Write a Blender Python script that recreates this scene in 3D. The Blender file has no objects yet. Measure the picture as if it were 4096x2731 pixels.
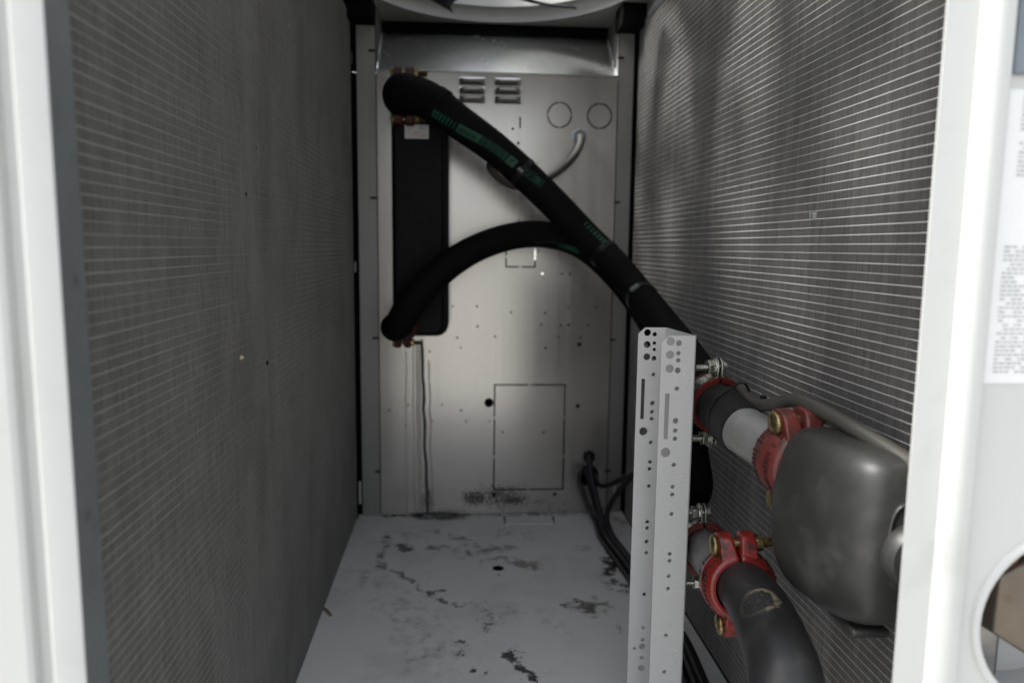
import bpy, bmesh, math, random
from mathutils import Vector, Matrix, noise as mnoise
from math import radians, sin, cos, pi, exp, atan2, sqrt

S = bpy.context.scene
COL = S.collection
random.seed(7)

# ------------------------------------------------------------------ camera
cam_d = bpy.data.cameras.new("camera")
cam = bpy.data.objects.new("camera", cam_d)
COL.objects.link(cam)
cam_d.sensor_width = 36.0
cam_d.lens = 26.236
cam_d.clip_start = 0.01
cam_d.clip_end = 500.0
cam_d.dof.use_dof = True
cam_d.dof.focus_distance = 0.88
cam_d.dof.aperture_fstop = 4.0
right = Vector((0.9973696, -0.0715802, 0.0114079))
up = -Vector((0.0023154, -0.1258426, -0.9920475))
back = -Vector((0.0724465, 0.9894645, -0.1253458))
mw = Matrix((right, up, back)).transposed().to_4x4()
mw.translation = Vector((0.0, 0.0, 0.664))
cam.matrix_world = mw
S.camera = cam

# ------------------------------------------------------------------ daylight
SUN_EL, SUN_AZ = 52.0, 268.0          # azimuth clockwise from +Y
world = bpy.data.worlds.new("World")
S.world = world
world.use_nodes = True
wn = world.node_tree
sky = wn.nodes.new("ShaderNodeTexSky")
sky.sky_type = 'NISHITA'
sky.sun_disc = False
sky.sun_elevation = radians(SUN_EL)
sky.sun_rotation = radians(SUN_AZ)
sky.air_density = 1.0
sky.dust_density = 2.5
sky.ozone_density = 1.0
hs = wn.nodes.new("ShaderNodeHueSaturation")      # overcast: the blue mostly washed out
hs.inputs['Saturation'].default_value = 0.3
wn.links.new(sky.outputs[0], hs.inputs['Color'])
wn.links.new(hs.outputs[0], wn.nodes["Background"].inputs[0])
wn.nodes["Background"].inputs[1].default_value = 0.15
sun_d = bpy.data.lights.new("sun", 'SUN')
sun_d.energy = 3.8
sun_d.angle = radians(10)
sun_d.color = (1.0, 0.985, 0.94)
sun = bpy.data.objects.new("sun", sun_d)
COL.objects.link(sun)
az, el = radians(SUN_AZ), radians(SUN_EL)
sd = Vector((sin(az) * cos(el), cos(az) * cos(el), sin(el)))
sun.rotation_euler = sd.to_track_quat('Z', 'Y').to_euler()
S.view_settings.view_transform = 'Standard'
S.view_settings.look = 'None'
S.view_settings.exposure = 1.33
S.view_settings.gamma = 1.0
S.cycles.max_bounces = 10
S.cycles.diffuse_bounces = 6
S.cycles.glossy_bounces = 5
S.cycles.caustics_reflective = False
S.cycles.caustics_refractive = False
S.cycles.sample_clamp_indirect = 4.0
S.cycles.use_denoising = True

# ------------------------------------------------------------------ object helpers
def link(o, parent=None):
    COL.objects.link(o)
    if parent is not None:
        o.parent = parent
    return o

def mesh_obj(name, verts, faces, m, parent=None, smooth=False, sharp=None):
    me = bpy.data.meshes.new(name)
    me.from_pydata([tuple(v) for v in verts], [], faces)
    me.validate()
    me.update()
    if smooth:
        me.polygons.foreach_set('use_smooth', [True] * len(me.polygons))
        if sharp:
            me.set_sharp_from_angle(angle=radians(sharp))
    o = bpy.data.objects.new(name, me)
    if m is not None:
        me.materials.append(m)
    return link(o, parent)

def tag(o, label, cat, group=None):
    o['label'] = label
    o['category'] = cat
    if group:
        o['group'] = group
    return o

def thing(name, label, cat, loc=(0, 0, 0), group=None):
    o = bpy.data.objects.new(name, None)
    o.empty_display_size = 0.02
    o.location = loc
    COL.objects.link(o)
    return tag(o, label, cat, group)

class MB:
    """collects simple solids, links them as one mesh object"""
    def __init__(s):
        s.v, s.f = [], []
    def add(s, verts, faces):
        n = len(s.v)
        s.v += [tuple(v) for v in verts]
        s.f += [tuple(i + n for i in f) for f in faces]
        return s
    def box(s, a, b):
        x0, y0, z0 = a
        x1, y1, z1 = b
        return s.add([(x0, y0, z0), (x1, y0, z0), (x1, y1, z0), (x0, y1, z0), (x0, y0, z1), (x1, y0, z1), (x1, y1, z1), (x0, y1, z1)],
                     [(0, 3, 2, 1), (4, 5, 6, 7), (0, 1, 5, 4), (1, 2, 6, 5), (2, 3, 7, 6), (3, 0, 4, 7)])
    def obox(s, c, ax, half):
        """box with centre c, axes ax (3 vectors), half sizes"""
        c = Vector(c)
        vs = []
        for k in range(8):
            sx, sy, sz = (1 if k & 1 else -1), (1 if k & 2 else -1), (1 if k & 4 else -1)
            vs.append(c + ax[0] * half[0] * sx + ax[1] * half[1] * sy + ax[2] * half[2] * sz)
        return s.add(vs, [(0, 2, 3, 1), (4, 5, 7, 6), (0, 1, 5, 4), (2, 6, 7, 3), (0, 4, 6, 2), (1, 3, 7, 5)])
    def lathe(s, p, a, prof, n=24, b=None, a0=0.0, a1=2 * pi, cap=True, sq=1.0):
        """profile [(along, radius)] turned about axis a through p"""
        a = Vector(a).normalized()
        if b is None:
            b = Vector((0, 0, 1)) if abs(a.z) < 0.9 else Vector((1, 0, 0))
        b = (Vector(b) - a * Vector(b).dot(a)).normalized()
        c = a.cross(b)
        full = abs(a1 - a0 - 2 * pi) < 1e-6
        m = n if full else n + 1
        vs, fs = [], []
        for (t, r) in prof:
            for k in range(m):
                w = a0 + (a1 - a0) * k / n
                vs.append(Vector(p) + a * t + (b * cos(w) + c * sin(w) * sq) * r)
        for i in range(len(prof) - 1):
            for k in range(n):
                k2 = (k + 1) % m
                fs.append((i * m + k, i * m + k2, (i + 1) * m + k2, (i + 1) * m + k))
        if cap and full:
            if prof[0][1] > 1e-6:
                fs.append(tuple(reversed(range(m))))
            if prof[-1][1] > 1e-6:
                fs.append(tuple((len(prof) - 1) * m + k for k in range(m)))
        if cap and not full and len(prof) > 2:
            fs.append(tuple(i * m for i in range(len(prof))))
            fs.append(tuple(i * m + n for i in reversed(range(len(prof)))))
        return s.add(vs, fs)
    def cyl(s, p0, p1, r, n=16):
        p0, p1 = Vector(p0), Vector(p1)
        return s.lathe(p0, p1 - p0, [(0, r), ((p1 - p0).length, r)], n)
    def prism(s, poly, axes, o, d0, d1):
        """polygon in (u,v) extruded along w"""
        u, v, w = axes
        o = Vector(o)
        n = len(poly)
        vs = [o + u * p[0] + v * p[1] + w * d0 for p in poly] + [o + u * p[0] + v * p[1] + w * d1 for p in poly]
        fs = [tuple(reversed(range(n))), tuple(range(n, 2 * n))] + [(k, (k + 1) % n, n + (k + 1) % n, n + k) for k in range(n)]
        return s.add(vs, fs)
    def build(s, name, m, parent=None, smooth=False, sharp=35):
        return mesh_obj(name, s.v, s.f, m, parent, smooth, sharp)

AX = (Vector((1, 0, 0)), Vector((0, 1, 0)), Vector((0, 0, 1)))

def bevel(o, w, seg=2, ang=30):
    md = o.modifiers.new('bevel', 'BEVEL')
    md.width = w
    md.segments = seg
    md.limit_method = 'ANGLE'
    md.angle_limit = radians(ang)
    o.data.polygons.foreach_set('use_smooth', [True] * len(o.data.polygons))
    o.data.set_sharp_from_angle(angle=radians(40))
    return o

# ---- sheet metal with real cut-outs: 2D curve fill, then mapped into space
def circ(x, z, r, n=20):
    return [(x + r * cos(2 * pi * k / n), z + r * sin(2 * pi * k / n)) for k in range(n)]

def rect(x0, z0, x1, z1):
    return [(x0, z0), (x1, z0), (x1, z1), (x0, z1)]

def rrect(x0, z0, x1, z1, r, n=6):
    o = []
    for (cx, cz, a) in ((x1 - r, z1 - r, 0), (x0 + r, z1 - r, pi / 2), (x0 + r, z0 + r, pi), (x1 - r, z0 + r, 3 * pi / 2)):
        for k in range(n + 1):
            o.append((cx + r * cos(a + pi / 2 * k / n), cz + r * sin(a + pi / 2 * k / n)))
    return o
def ribbon(pts, w):
    """polyline widened to a polygon with mitred corners"""
    L, Rr = [], []
    n = len(pts)
    for i in range(n):
        p = Vector(pts[i])
        d0 = (p - Vector(pts[i - 1])).normalized() if i else None
        d1 = (Vector(pts[i + 1]) - p).normalized() if i < n - 1 else None
        if d0 is None: d0 = d1
        if d1 is None: d1 = d0
        t = (d0 + d1).normalized()
        nn = Vector((-t.y, t.x)) * (w / 2) / max(0.3, t.dot(d0))
        L.append(tuple(p + nn))
        Rr.append(tuple(p - nn))
    return L + Rr[::-1]

def arc_slot(x, z, r, w, a0, a1, n=14):
    o = [(x + (r + w / 2) * cos(a0 + (a1 - a0) * k / n), z + (r + w / 2) * sin(a0 + (a1 - a0) * k / n)) for k in range(n + 1)]
    i = [(x + (r - w / 2) * cos(a0 + (a1 - a0) * k / n), z + (r - w / 2) * sin(a0 + (a1 - a0) * k / n)) for k in range(n + 1)]
    return o + i[::-1]

def plate(name, outer, holes, t, o, axes, m, parent=None):
    """flat sheet: outline and cut-outs in (u,v); thickness t along w, front face at w=0"""
    cu = bpy.data.curves.new(name, 'CURVE')
    cu.dimensions = '2D'
    cu.fill_mode = 'BOTH'
    cu.extrude = t / 2
    for poly in [outer] + holes:
        sp = cu.splines.new('POLY')
        sp.points.add(len(poly) - 1)
        for k, (a, b) in enumerate(poly):
            sp.points[k].co = (a, b, 0, 1)
        sp.use_cyclic_u = True
    tmp = bpy.data.objects.new(name, cu)
    COL.objects.link(tmp)
    dg = bpy.context.evaluated_depsgraph_get()
    me = bpy.data.meshes.new_from_object(tmp.evaluated_get(dg))
    bpy.data.objects.remove(tmp)
    u, v, w = axes
    o = Vector(o)
    for vt in me.vertices:
        c = vt.co.copy()
        vt.co = o + u * c.x + v * c.y + w * (c.z + t / 2)
    me.materials.clear()
    me.materials.append(m)
    bm = bmesh.new()
    bm.from_mesh(me)
    bmesh.ops.recalc_face_normals(bm, faces=bm.faces)
    bm.to_mesh(me)
    bm.free()
    ob = bpy.data.objects.new(name, me)
    return link(ob, parent)

# ---- round things along a path
class Path:
    def __init__(s, pts, radii, step=10, ref=(0, -1, 0.3)):
        P = [Vector(p) for p in pts]
        s.p, s.r = [], []
        n = len(P)
        for i in range(n - 1):
            a, b, c, d = P[max(i - 1, 0)], P[i], P[i + 1], P[min(i + 2, n - 1)]
            if i == 0: a = b * 2 - c
            if i == n - 2: d = c * 2 - b
            for k in range(step):
                t = k / step
                s.p.append(0.5 * ((2 * b) + (c - a) * t + (2 * a - 5 * b + 4 * c - d) * t * t + (3 * b - a - 3 * c + d) * t ** 3))
                s.r.append(radii[i] + (radii[i + 1] - radii[i]) * t)
        s.p.append(P[-1])
        s.r.append(radii[-1])
        m = len(s.p)
        s.t = [(s.p[min(i + 1, m - 1)] - s.p[max(i - 1, 0)]).normalized() for i in range(m)]
        s.n = []
        ref = Vector(ref)
        for i in range(m):
            v = ref if i == 0 else s.n[-1]
            v = (v - s.t[i] * v.dot(s.t[i])).normalized()
            s.n.append(v)
        s.len = [0.0]
        for i in range(1, m):
            s.len.append(s.len[-1] + (s.p[i] - s.p[i - 1]).length)
    def at(s, l):
        l = min(max(l, 0), s.len[-1] - 1e-6)
        i = 0
        while s.len[i + 1] < l: i += 1
        k = (l - s.len[i]) / max(1e-9, s.len[i + 1] - s.len[i])
        t = s.t[i].lerp(s.t[i + 1], k).normalized()
        nn = s.n[i].lerp(s.n[i + 1], k)
        nn = (nn - t * nn.dot(t)).normalized()
        return s.p[i].lerp(s.p[i + 1], k), t, nn, s.r[i] + (s.r[i + 1] - s.r[i]) * k
    def near(s, q):
        q = Vector(q)
        i = min(range(len(s.p)), key=lambda j: (s.p[j] - q).length)
        return s.len[i]
    def angle(s, q):
        """angle round the path of a surface point q"""
        p, t, nn, r = s.at(s.near(q))
        d = Vector(q) - p
        return atan2(d.dot(t.cross(nn)), d.dot(nn))
    def surf(s, l, w, off=0.0):
        p, t, nn, r = s.at(l)
        return p + (nn * cos(w) + t.cross(nn) * sin(w)) * (r + off)
    def tube(s, name, m, parent=None, n=20, caps=True, round_end=0):
        mb = MB()
        vs, fs = [], []
        for i in range(len(s.p)):
            b, c = s.n[i], s.t[i].cross(s.n[i])
            for k in range(n):
                w = 2 * pi * k / n
                vs.append(s.p[i] + (b * cos(w) + c * sin(w)) * s.r[i])
        for i in range(len(s.p) - 1):
            for k in range(n):
                fs.append((i * n + k, i * n + (k + 1) % n, (i + 1) * n + (k + 1) % n, (i + 1) * n + k))
        if caps:
            fs.append(tuple(reversed(range(n))))
            fs.append(tuple((len(s.p) - 1) * n + k for k in range(n)))
        mb.add(vs, fs)
        return mb.build(name, m, parent, True, 50)
    def patch(s, mb, l0, l1, w0, w1, off=0.0004, nl=4, nw=4, w0b=None, w1b=None):
        """thin print lying on the surface"""
        w0b = w0 if w0b is None else w0b
        w1b = w1 if w1b is None else w1b
        vs = []
        for i in range(nl + 1):
            k = i / nl
            for j in range(nw + 1):
                a = w0 + (w0b - w0) * k
                b = w1 + (w1b - w1) * k
                vs.append(s.surf(l0 + (l1 - l0) * k, a + (b - a) * j / nw, off))
        fs = [(i * (nw + 1) + j, (i + 1) * (nw + 1) + j, (i + 1) * (nw + 1) + j + 1, i * (nw + 1) + j + 1) for i in range(nl) for j in range(nw)]
        mb.add(vs, fs)
    def band(s, name, l, width, thick, m, parent=None, n=28, tilt=0.0):
        p, t, nn, r = s.at(l)
        if tilt:
            t = (t + t.cross(nn) * tilt).normalized()
        mb = MB().lathe(p - t * width / 2, t, [(0, r - 0.004), (0, r + thick), (width, r + thick), (width, r - 0.004)], n, nn)
        return mb.build(name, m, parent, True, 40)

# ------------------------------------------------------------------ materials
class N:
    def __init__(s, name):
        s.m = bpy.data.materials.new(name)
        s.m.use_nodes = True
        s.t = s.m.node_tree
        s.b = s.t.nodes["Principled BSDF"]
        s.geo = s.t.nodes.new("ShaderNodeTexCoord").outputs["Object"]
    def new(s, ty, **kw):
        n = s.t.nodes.new(ty)
        for k, v in kw.items():
            setattr(n, k, v)
        return n
    def put(s, sock, v):
        if hasattr(v, 'is_output') or isinstance(v, bpy.types.NodeSocket):
            s.t.links.new(v, sock)
        elif isinstance(v, (tuple, list)) and len(v) == 3 and sock.type == 'RGBA':
            sock.default_value = (*v, 1)
        else:
            sock.default_value = v
    def math(s, op, a, b=0.0, c=None, clamp=False):
        n = s.new("ShaderNodeMath", operation=op, use_clamp=clamp)
        s.put(n.inputs[0], a)
        s.put(n.inputs[1], b)
        if c is not None: s.put(n.inputs[2], c)
        return n.outputs[0]
    def scaled(s, sc, off=(0, 0, 0)):
        n = s.new("ShaderNodeMapping")
        n.inputs['Scale'].default_value = sc
        n.inputs['Location'].default_value = off
        s.t.links.new(s.geo, n.inputs['Vector'])
        return n.outputs[0]
    def noise(s, scale, detail=4, rough=0.55, vec=None, dist=0.0):
        n = s.new("ShaderNodeTexNoise")
        n.inputs['Scale'].default_value = scale
        n.inputs['Detail'].default_value = detail
        n.inputs['Roughness'].default_value = rough
        n.inputs['Distortion'].default_value = dist
        s.t.links.new(vec if vec is not None else s.geo, n.inputs['Vector'])
        return n.outputs['Fac']
    def vor(s, scale, vec=None, feature='F1'):
        n = s.new("ShaderNodeTexVoronoi", feature=feature)
        n.inputs['Scale'].default_value = scale
        s.t.links.new(vec if vec is not None else s.geo, n.inputs['Vector'])
        return n
    def ramp(s, v, a, b, lo=0.0, hi=1.0):
        n = s.new("ShaderNodeMapRange", clamp=True)
        n.interpolation_type = 'SMOOTHSTEP'
        s.put(n.inputs[0], v)
        for k, x in zip((1, 2, 3, 4), (a, b, lo, hi)): n.inputs[k].default_value = x
        return n.outputs[0]
    def mix(s, fac, a, b, blend='MIX'):
        n = s.new("ShaderNodeMix", data_type='RGBA', blend_type=blend)
        s.put(n.inputs[0], fac)
        s.put(n.inputs[6], a)
        s.put(n.inputs[7], b)
        return n.outputs[2]
    def xyz(s):
        n = s.new("ShaderNodeSeparateXYZ")
        s.t.links.new(s.geo, n.inputs[0])
        return n.outputs
    def bump(s, hgt, strength=0.3, dist=0.001):
        n = s.new("ShaderNodeBump")
        n.inputs['Strength'].default_value = strength
        n.inputs['Distance'].default_value = dist
        s.put(n.inputs['Height'], hgt)
        s.t.links.new(n.outputs[0], s.b.inputs['Normal'])
    def out(s, base=None, rough=None, metal=None, spec=None, coat=None):
        for k, v in (("Base Color", base), ("Roughness", rough), ("Metallic", metal), ("Specular IOR Level", spec), ("Coat Weight", coat)):
            if v is not None: s.put(s.b.inputs[k], v)
        return s.m

def simple(name, col, rough=0.5, metal=0.0, var=0.25, scale=40, rvar=0.12, bump=0.0, bscale=300, spec=0.5, dirt=None, dirt_at=(0.58, 0.75), dscale=25):
    n = N(name)
    f = n.noise(scale, 5)
    c = n.mix(f, tuple(max(0, x * (1 - var)) for x in col), tuple(min(1, x * (1 + var)) for x in col))
    if dirt:
        d = n.ramp(n.noise(dscale, 6, 0.65), *dirt_at)
        c = n.mix(d, c, dirt)
    r = n.math('MULTIPLY_ADD', n.noise(scale * 2.3, 4), rvar * 2, rough - rvar)
    if bump: n.bump(n.noise(bscale, 4), bump)
    return n.out(c, r, metal, spec)

M = {}
# galvanised sheet: spangle, rolled vertical streaks
def galv(name, base=0.46, rough=0.36, warm=(1.0, 0.985, 0.95), stains=False):
    n = N(name)
    sp = n.vor(220).outputs['Color']
    bw = n.new("ShaderNodeRGBToBW")
    n.t.links.new(sp, bw.inputs[0])
    st = n.noise(1.0, 5, 0.6, n.scaled((95, 95, 1.6)))
    big = n.noise(7, 4)
    v = n.math('ADD', n.math('MULTIPLY', bw.outputs[0], 0.09), n.math('MULTIPLY', st, 0.35))
    v = n.math('ADD', v, n.math('MULTIPLY', big, 0.25))
    c = n.mix(v, tuple(base * 0.72 * w for w in warm), tuple(base * 1.25 * w for w in warm))
    r = n.math('MULTIPLY_ADD', st, 0.14, rough - 0.07)
    r = n.math('MULTIPLY_ADD', bw.outputs[0], 0.04, r)
    metal = 0.8
    if stains:
        x, y, z = n.xyz()
        wob = n.math('MULTIPLY', n.math('SUBTRACT', n.noise(14, 3, 0.5, n.scaled((1, 1, 1))), 0.5), 0.012)
        tot = None
        rust = None
        fine = n.noise(130, 4, 0.6, n.scaled((1, 1, 0.25)))
        for (xt, xb, zt, w, k, br) in STREAKS:
            # centre drifts from xt (top, zt) to xb (floor)
            t = n.math('DIVIDE', z, zt)
            cx = n.math('MULTIPLY_ADD', t, xt - xb, xb)
            d = n.math('ABSOLUTE', n.math('SUBTRACT', n.math('ADD', x, wob), cx))
            g = n.ramp(d, w * 0.5, w, 1.0, 0.0)
            g = n.math('MULTIPLY', g, n.ramp(z, zt - 0.012, zt, 1.0, 0.0))
            g = n.math('MULTIPLY', g, n.math('MULTIPLY', n.ramp(fine, 0.3, 0.55, 0.5 if k < 1 else 0.85, 1.0), k))
            if br:
                rust = g if rust is None else n.math('MAXIMUM', rust, g)
            else:
                tot = g if tot is None else n.math('MAXIMUM', tot, g)
        # mould creeping up from the foot of the sheet
        spk = n.noise(170, 6, 0.72)
        for (mx, mz, sx, sz, k) in MOULD:
            gx = n.math('POWER', n.math('DIVIDE', n.math('SUBTRACT', x, mx), sx), 2.0)
            gz = n.math('POWER', n.math('DIVIDE', n.math('SUBTRACT', z, mz), sz), 2.0)
            e = n.math('EXPONENT', n.math('MULTIPLY', n.math('ADD', gx, gz), -1.0))
            g = n.ramp(n.math('MULTIPLY_ADD', e, 0.5 * k, n.math('MULTIPLY', spk, 1.35)), 0.95, 1.16, 0.0, 0.9)
            g = n.math('MULTIPLY', g, n.ramp(e, 0.02, 0.2, 0, 1))
            tot = n.math('MAXIMUM', tot, g)
        c = n.mix(rust, c, (0.10, 0.075, 0.045))
        c = n.mix(tot, c, (0.012, 0.013, 0.012))
        dirt = n.math('MAXIMUM', tot, rust)
        metal = n.math('MULTIPLY', n.math('SUBTRACT', 1.0, dirt), 0.8)
        r = n.math('MULTIPLY_ADD', dirt, 0.4, r, clamp=True)
    n.bump(n.math('MULTIPLY_ADD', big, 0.6, n.math('MULTIPLY', st, 0.4)), 0.12, 0.002)
    return n.out(c, r, metal)

STREAKS = [(-0.0886, -0.0737, 0.4437, 0.0048, 1.0, False), (-0.1095, -0.1061, 0.4339, 0.0035, 0.22, False), (-0.0709, -0.0621, 0.3947, 0.0028, 0.38, False), (-0.0683, -0.0683, 0.4437, 0.003, 0.0, True), (-0.0983, -0.0918, 0.4339, 0.008, 0.32, True), (-0.1256, -0.1247, 0.4175, 0.004, 0.2, True)]
MOULD = [(0.0444, 0.0429, 0.055, 0.03, 1.0), (0.108, 0.0472, 0.1, 0.05, 0.85), (0.1383, 0.0364, 0.06, 0.022, 1.0), (-0.0736, 0.0393, 0.022, 0.05, 0.9), (-0.0521, 0.0, 0.1, 0.012, 1.15), (0.2025, 0.0303, 0.06, 0.012, 0.7)]
M['panel'] = galv('galvanised_panel', 0.52, 0.21, (1.0, 0.955, 0.90), stains=True)
M['galv'] = galv('galvanised_sheet')
M['bright_galv'] = simple('bright_galvanised_header', (0.74, 0.76, 0.73), 0.27, 0.9, 0.03, 9, 0.015)
M['strip'] = galv('dull_zinc', 0.30, 0.5)
M['steel_grey'] = simple('grey_zinc_strip', (0.215, 0.235, 0.24), 0.45, 0.6, 0.2, 30, dirt=(0.08, 0.08, 0.08))

def white_paint(name, base=(0.53, 0.535, 0.52), rough=0.35, grime=0.35, spk=0.4):
    n = N(name)
    d = n.ramp(n.noise(16, 7, 0.62), 0.5, 0.8, 0, grime)
    c = n.mix(d, base, tuple(x * y for x, y in zip(base, (0.62, 0.6, 0.55))))
    sp = n.ramp(n.noise(260, 2), 0.73, 0.77, 0, spk)
    c = n.mix(sp, c, (0.25, 0.23, 0.2))
    n.bump(n.noise(420, 3), 0.06, 0.0006)
    return n.out(c, n.math('MULTIPLY_ADD', n.noise(30, 4), 0.2, rough - 0.1), 0.0)
M['white'] = white_paint('white_powder_coat')
M['white_post'] = white_paint('white_painted_channel', (0.52, 0.515, 0.505), 0.42, 0.15, 0.12)
M['deck'] = white_paint('white_deck_paint', (0.42, 0.415, 0.40), 0.4, 0.5)

# white floor sheet: stains come from a painted-on attribute broken up by noise
n = N('stained_white_floor')
at = n.new("ShaderNodeAttribute", attribute_name='stain').outputs['Fac']
ab = n.new("ShaderNodeAttribute", attribute_name='brown').outputs['Fac']
spk = n.noise(185, 8, 0.74, dist=0.8)
blk = n.ramp(n.math('MULTIPLY_ADD', at, 0.52, n.math('MULTIPLY', spk, 1.4)), 0.90, 1.12)
blk = n.math('MULTIPLY', blk, n.ramp(at, 0.03, 0.25))
brn = n.ramp(n.math('MULTIPLY_ADD', ab, 0.5, n.math('MULTIPLY', n.noise(45, 8, 0.7, dist=0.4), 0.8)), 0.52, 0.95, 0, 0.8)
brn = n.math('MULTIPLY', brn, n.ramp(ab, 0.02, 0.3))
gen = n.ramp(n.noise(6, 7, 0.68), 0.46, 0.72, 0, 0.45)
c = n.mix(gen, (0.87, 0.862, 0.845), (0.54, 0.52, 0.47))
c = n.mix(brn, c, (0.20, 0.165, 0.125))
c = n.mix(n.math('MULTIPLY', n.ramp(n.noise(330, 3), 0.70, 0.75), 0.55), c, (0.2, 0.18, 0.15))
c = n.mix(blk, c, (0.045, 0.043, 0.042))
M['floor'] = n.out(c, n.math('MULTIPLY_ADD', n.noise(18, 5), 0.3, 0.28), 0.0)

M['black_foam'] = simple('black_elastomer_foam', (0.0050, 0.0050, 0.0048), 0.75, 0, 0.3, 60, bump=0.15, bscale=500, spec=0.10)
M['black_casing'] = simple('black_casing', (0.005, 0.005, 0.0052), 0.5, 0, 0.3, 30, bump=0.1, bscale=200, spec=0.12)
M['black_pipe'] = simple('black_pipe_insulation', (0.014, 0.0138, 0.0125), 0.6, 0, 0.3, 50, bump=0.12, bscale=380, spec=0.25, dirt=(0.035, 0.032, 0.027), dirt_at=(0.55, 0.8))
M['gasket'] = simple('black_gasket', (0.004, 0.004, 0.004), 0.9, spec=0.05)
M['cavity'] = simple('dark_cavity', (0.012, 0.012, 0.012), 0.9, spec=0.05)
M['black_plastic'] = simple('black_plastic', (0.008, 0.008, 0.009), 0.42, spec=0.25)
M['cable_black'] = simple('black_cable_sheath', (0.010, 0.011, 0.014), 0.42, 0, 0.2, spec=0.5)
M['cable_grey'] = simple('grey_cable_sheath', (0.062, 0.058, 0.05), 0.5, 0, 0.2, 60, dirt=(0.05, 0.046, 0.04))
M['green'] = simple('green_print', (0.004, 0.080, 0.042), 0.6, 0, 0.35, 250, dirt=(0.004, 0.03, 0.018), dirt_at=(0.5, 0.75), dscale=300)
M['print_black'] = simple('black_print', (0.006, 0.012, 0.009), 0.7)
M['alu'] = simple('aluminium_tube', (0.60, 0.60, 0.57), 0.36, 0.4, 0.26, 260, dirt=(0.28, 0.26, 0.23))
def fins(name, lo, hi, rough, metal, dust, amp=1.0):
    n = N(name)
    st = n.noise(1.0, 6, 0.7, n.scaled((4, 70, 1.6)))
    fine = n.noise(1.0, 3, 0.6, n.scaled((10, 420, 30)))
    bl = n.noise(9, 5, 0.6)
    v = n.math('ADD', n.math('MULTIPLY', bl, 0.25 + 0.35 * (1 - amp)), n.math('ADD', n.math('MULTIPLY', n.ramp(st, 0.3, 0.7), 0.45 * amp), n.math('MULTIPLY', n.ramp(fine, 0.3, 0.7), 0.3)))
    c = n.mix(v, lo, hi)
    pt = n.ramp(n.noise(1.0, 7, 0.66, n.scaled((2, 9, 3.2)), dist=0.4), 0.45, 0.68)
    c = n.mix(n.math('MULTIPLY', pt, 0.42), c, dust)
    return n.out(c, n.math('MULTIPLY_ADD', pt, 0.15, rough), metal)
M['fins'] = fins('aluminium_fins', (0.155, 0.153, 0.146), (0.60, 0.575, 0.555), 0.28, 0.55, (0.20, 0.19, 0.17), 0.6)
M['fins_dusty_shaded'] = fins('dusty_shaded_fins', (0.085, 0.082, 0.077), (0.36, 0.35, 0.33), 0.48, 0.35, (0.115, 0.105, 0.095), 0.3)  # left coil: dusty, and darkened to stand in for weaker light
M['alu_dusty_shaded'] = simple('dusty_shaded_tube', (0.235, 0.23, 0.22), 0.55, 0.3, 0.4, 240)  # left tubes: dull with dust, weaker light painted into the tone
M['steel'] = simple('galvanised_pipe', (0.33, 0.33, 0.315), 0.5, 0.5, 0.3, 55, bump=0.1, bscale=200, dirt=(0.3, 0.29, 0.26), dirt_at=(0.5, 0.7), dscale=60)
M['old_steel'] = simple('dull_steel_pipe', (0.19, 0.19, 0.185), 0.42, 0.75, 0.35, 45, dirt=(0.10, 0.05, 0.025), dirt_at=(0.52, 0.68), dscale=32)
M['zinc_bolt'] = simple('bright_zinc', (0.55, 0.55, 0.50), 0.26, 0.95, 0.2, 80)
M['zinc_yellow'] = simple('yellow_zinc', (0.36, 0.28, 0.13), 0.38, 0.9, 0.4, 90, dirt=(0.06, 0.045, 0.03), dirt_at=(0.42, 0.68), dscale=160)
M['red'] = simple('red_paint_dusty', (0.14, 0.026, 0.021), 0.42, 0, 0.25, 40, 0.15, bump=0.2, bscale=130, dirt=(0.045, 0.026, 0.02), dirt_at=(0.48, 0.70), dscale=70)
M['red_bright'] = simple('red_paint_wet', (0.20, 0.017, 0.013), 0.26, 0, 0.25, 40, 0.12, bump=0.2, bscale=130, dirt=(0.03, 0.016, 0.013), dirt_at=(0.50, 0.66), dscale=70)
M['red_dark'] = simple('dark_red_paint', (0.06, 0.013, 0.010), 0.6, 0, 0.4, 60)  # darker red for the couplings at the exchanger ports
M['red_grime'] = simple('grimy_red', (0.05, 0.016, 0.013), 0.6, 0, 0.3, 60)
M['red_rubber'] = simple('red_silicone', (0.115, 0.012, 0.009), 0.5, 0, 0.2, 50, bump=0.06, dirt=(0.06, 0.012, 0.01))
M['rubber'] = simple('dusty_grey_rubber', (0.034, 0.034, 0.0315), 0.46, 0, 0.35, 22, 0.16, bump=0.1, bscale=150, dirt=(0.075, 0.073, 0.067), dirt_at=(0.46, 0.78), dscale=20)
M['copper'] = simple('worn_brass_stud', (0.22, 0.10, 0.05), 0.4, 0.9)
M['rust'] = simple('rusty_steel', (0.13, 0.05, 0.022), 0.75, 0.2, 0.6, 60, bump=0.5, bscale=120)
M['hex'] = simple('weathered_hex_steel', (0.15, 0.125, 0.10), 0.4, 0.75, 0.35, 35, dirt=(0.14, 0.085, 0.05))
M['label'] = simple('white_label', (0.72, 0.73, 0.72), 0.4, 0, 0.04)
M['ink'] = simple('grey_ink', (0.40, 0.42, 0.43), 0.6)
M['ink_red'] = simple('red_ink', (0.45, 0.08, 0.07), 0.6)
M['slate'] = simple('slate_plate', (0.16, 0.19, 0.22), 0.4)
M['leaf'] = simple('dry_leaf', (0.22, 0.16, 0.06), 0.7, 0, 0.4, 200)
M['paleleaf'] = simple('pale_seed', (0.42, 0.36, 0.25), 0.7, 0, 0.4, 200)
M['ground'] = simple('concrete_yard', (0.30, 0.295, 0.28), 0.85, 0, 0.2, 3, bump=0.2, bscale=40)
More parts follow.
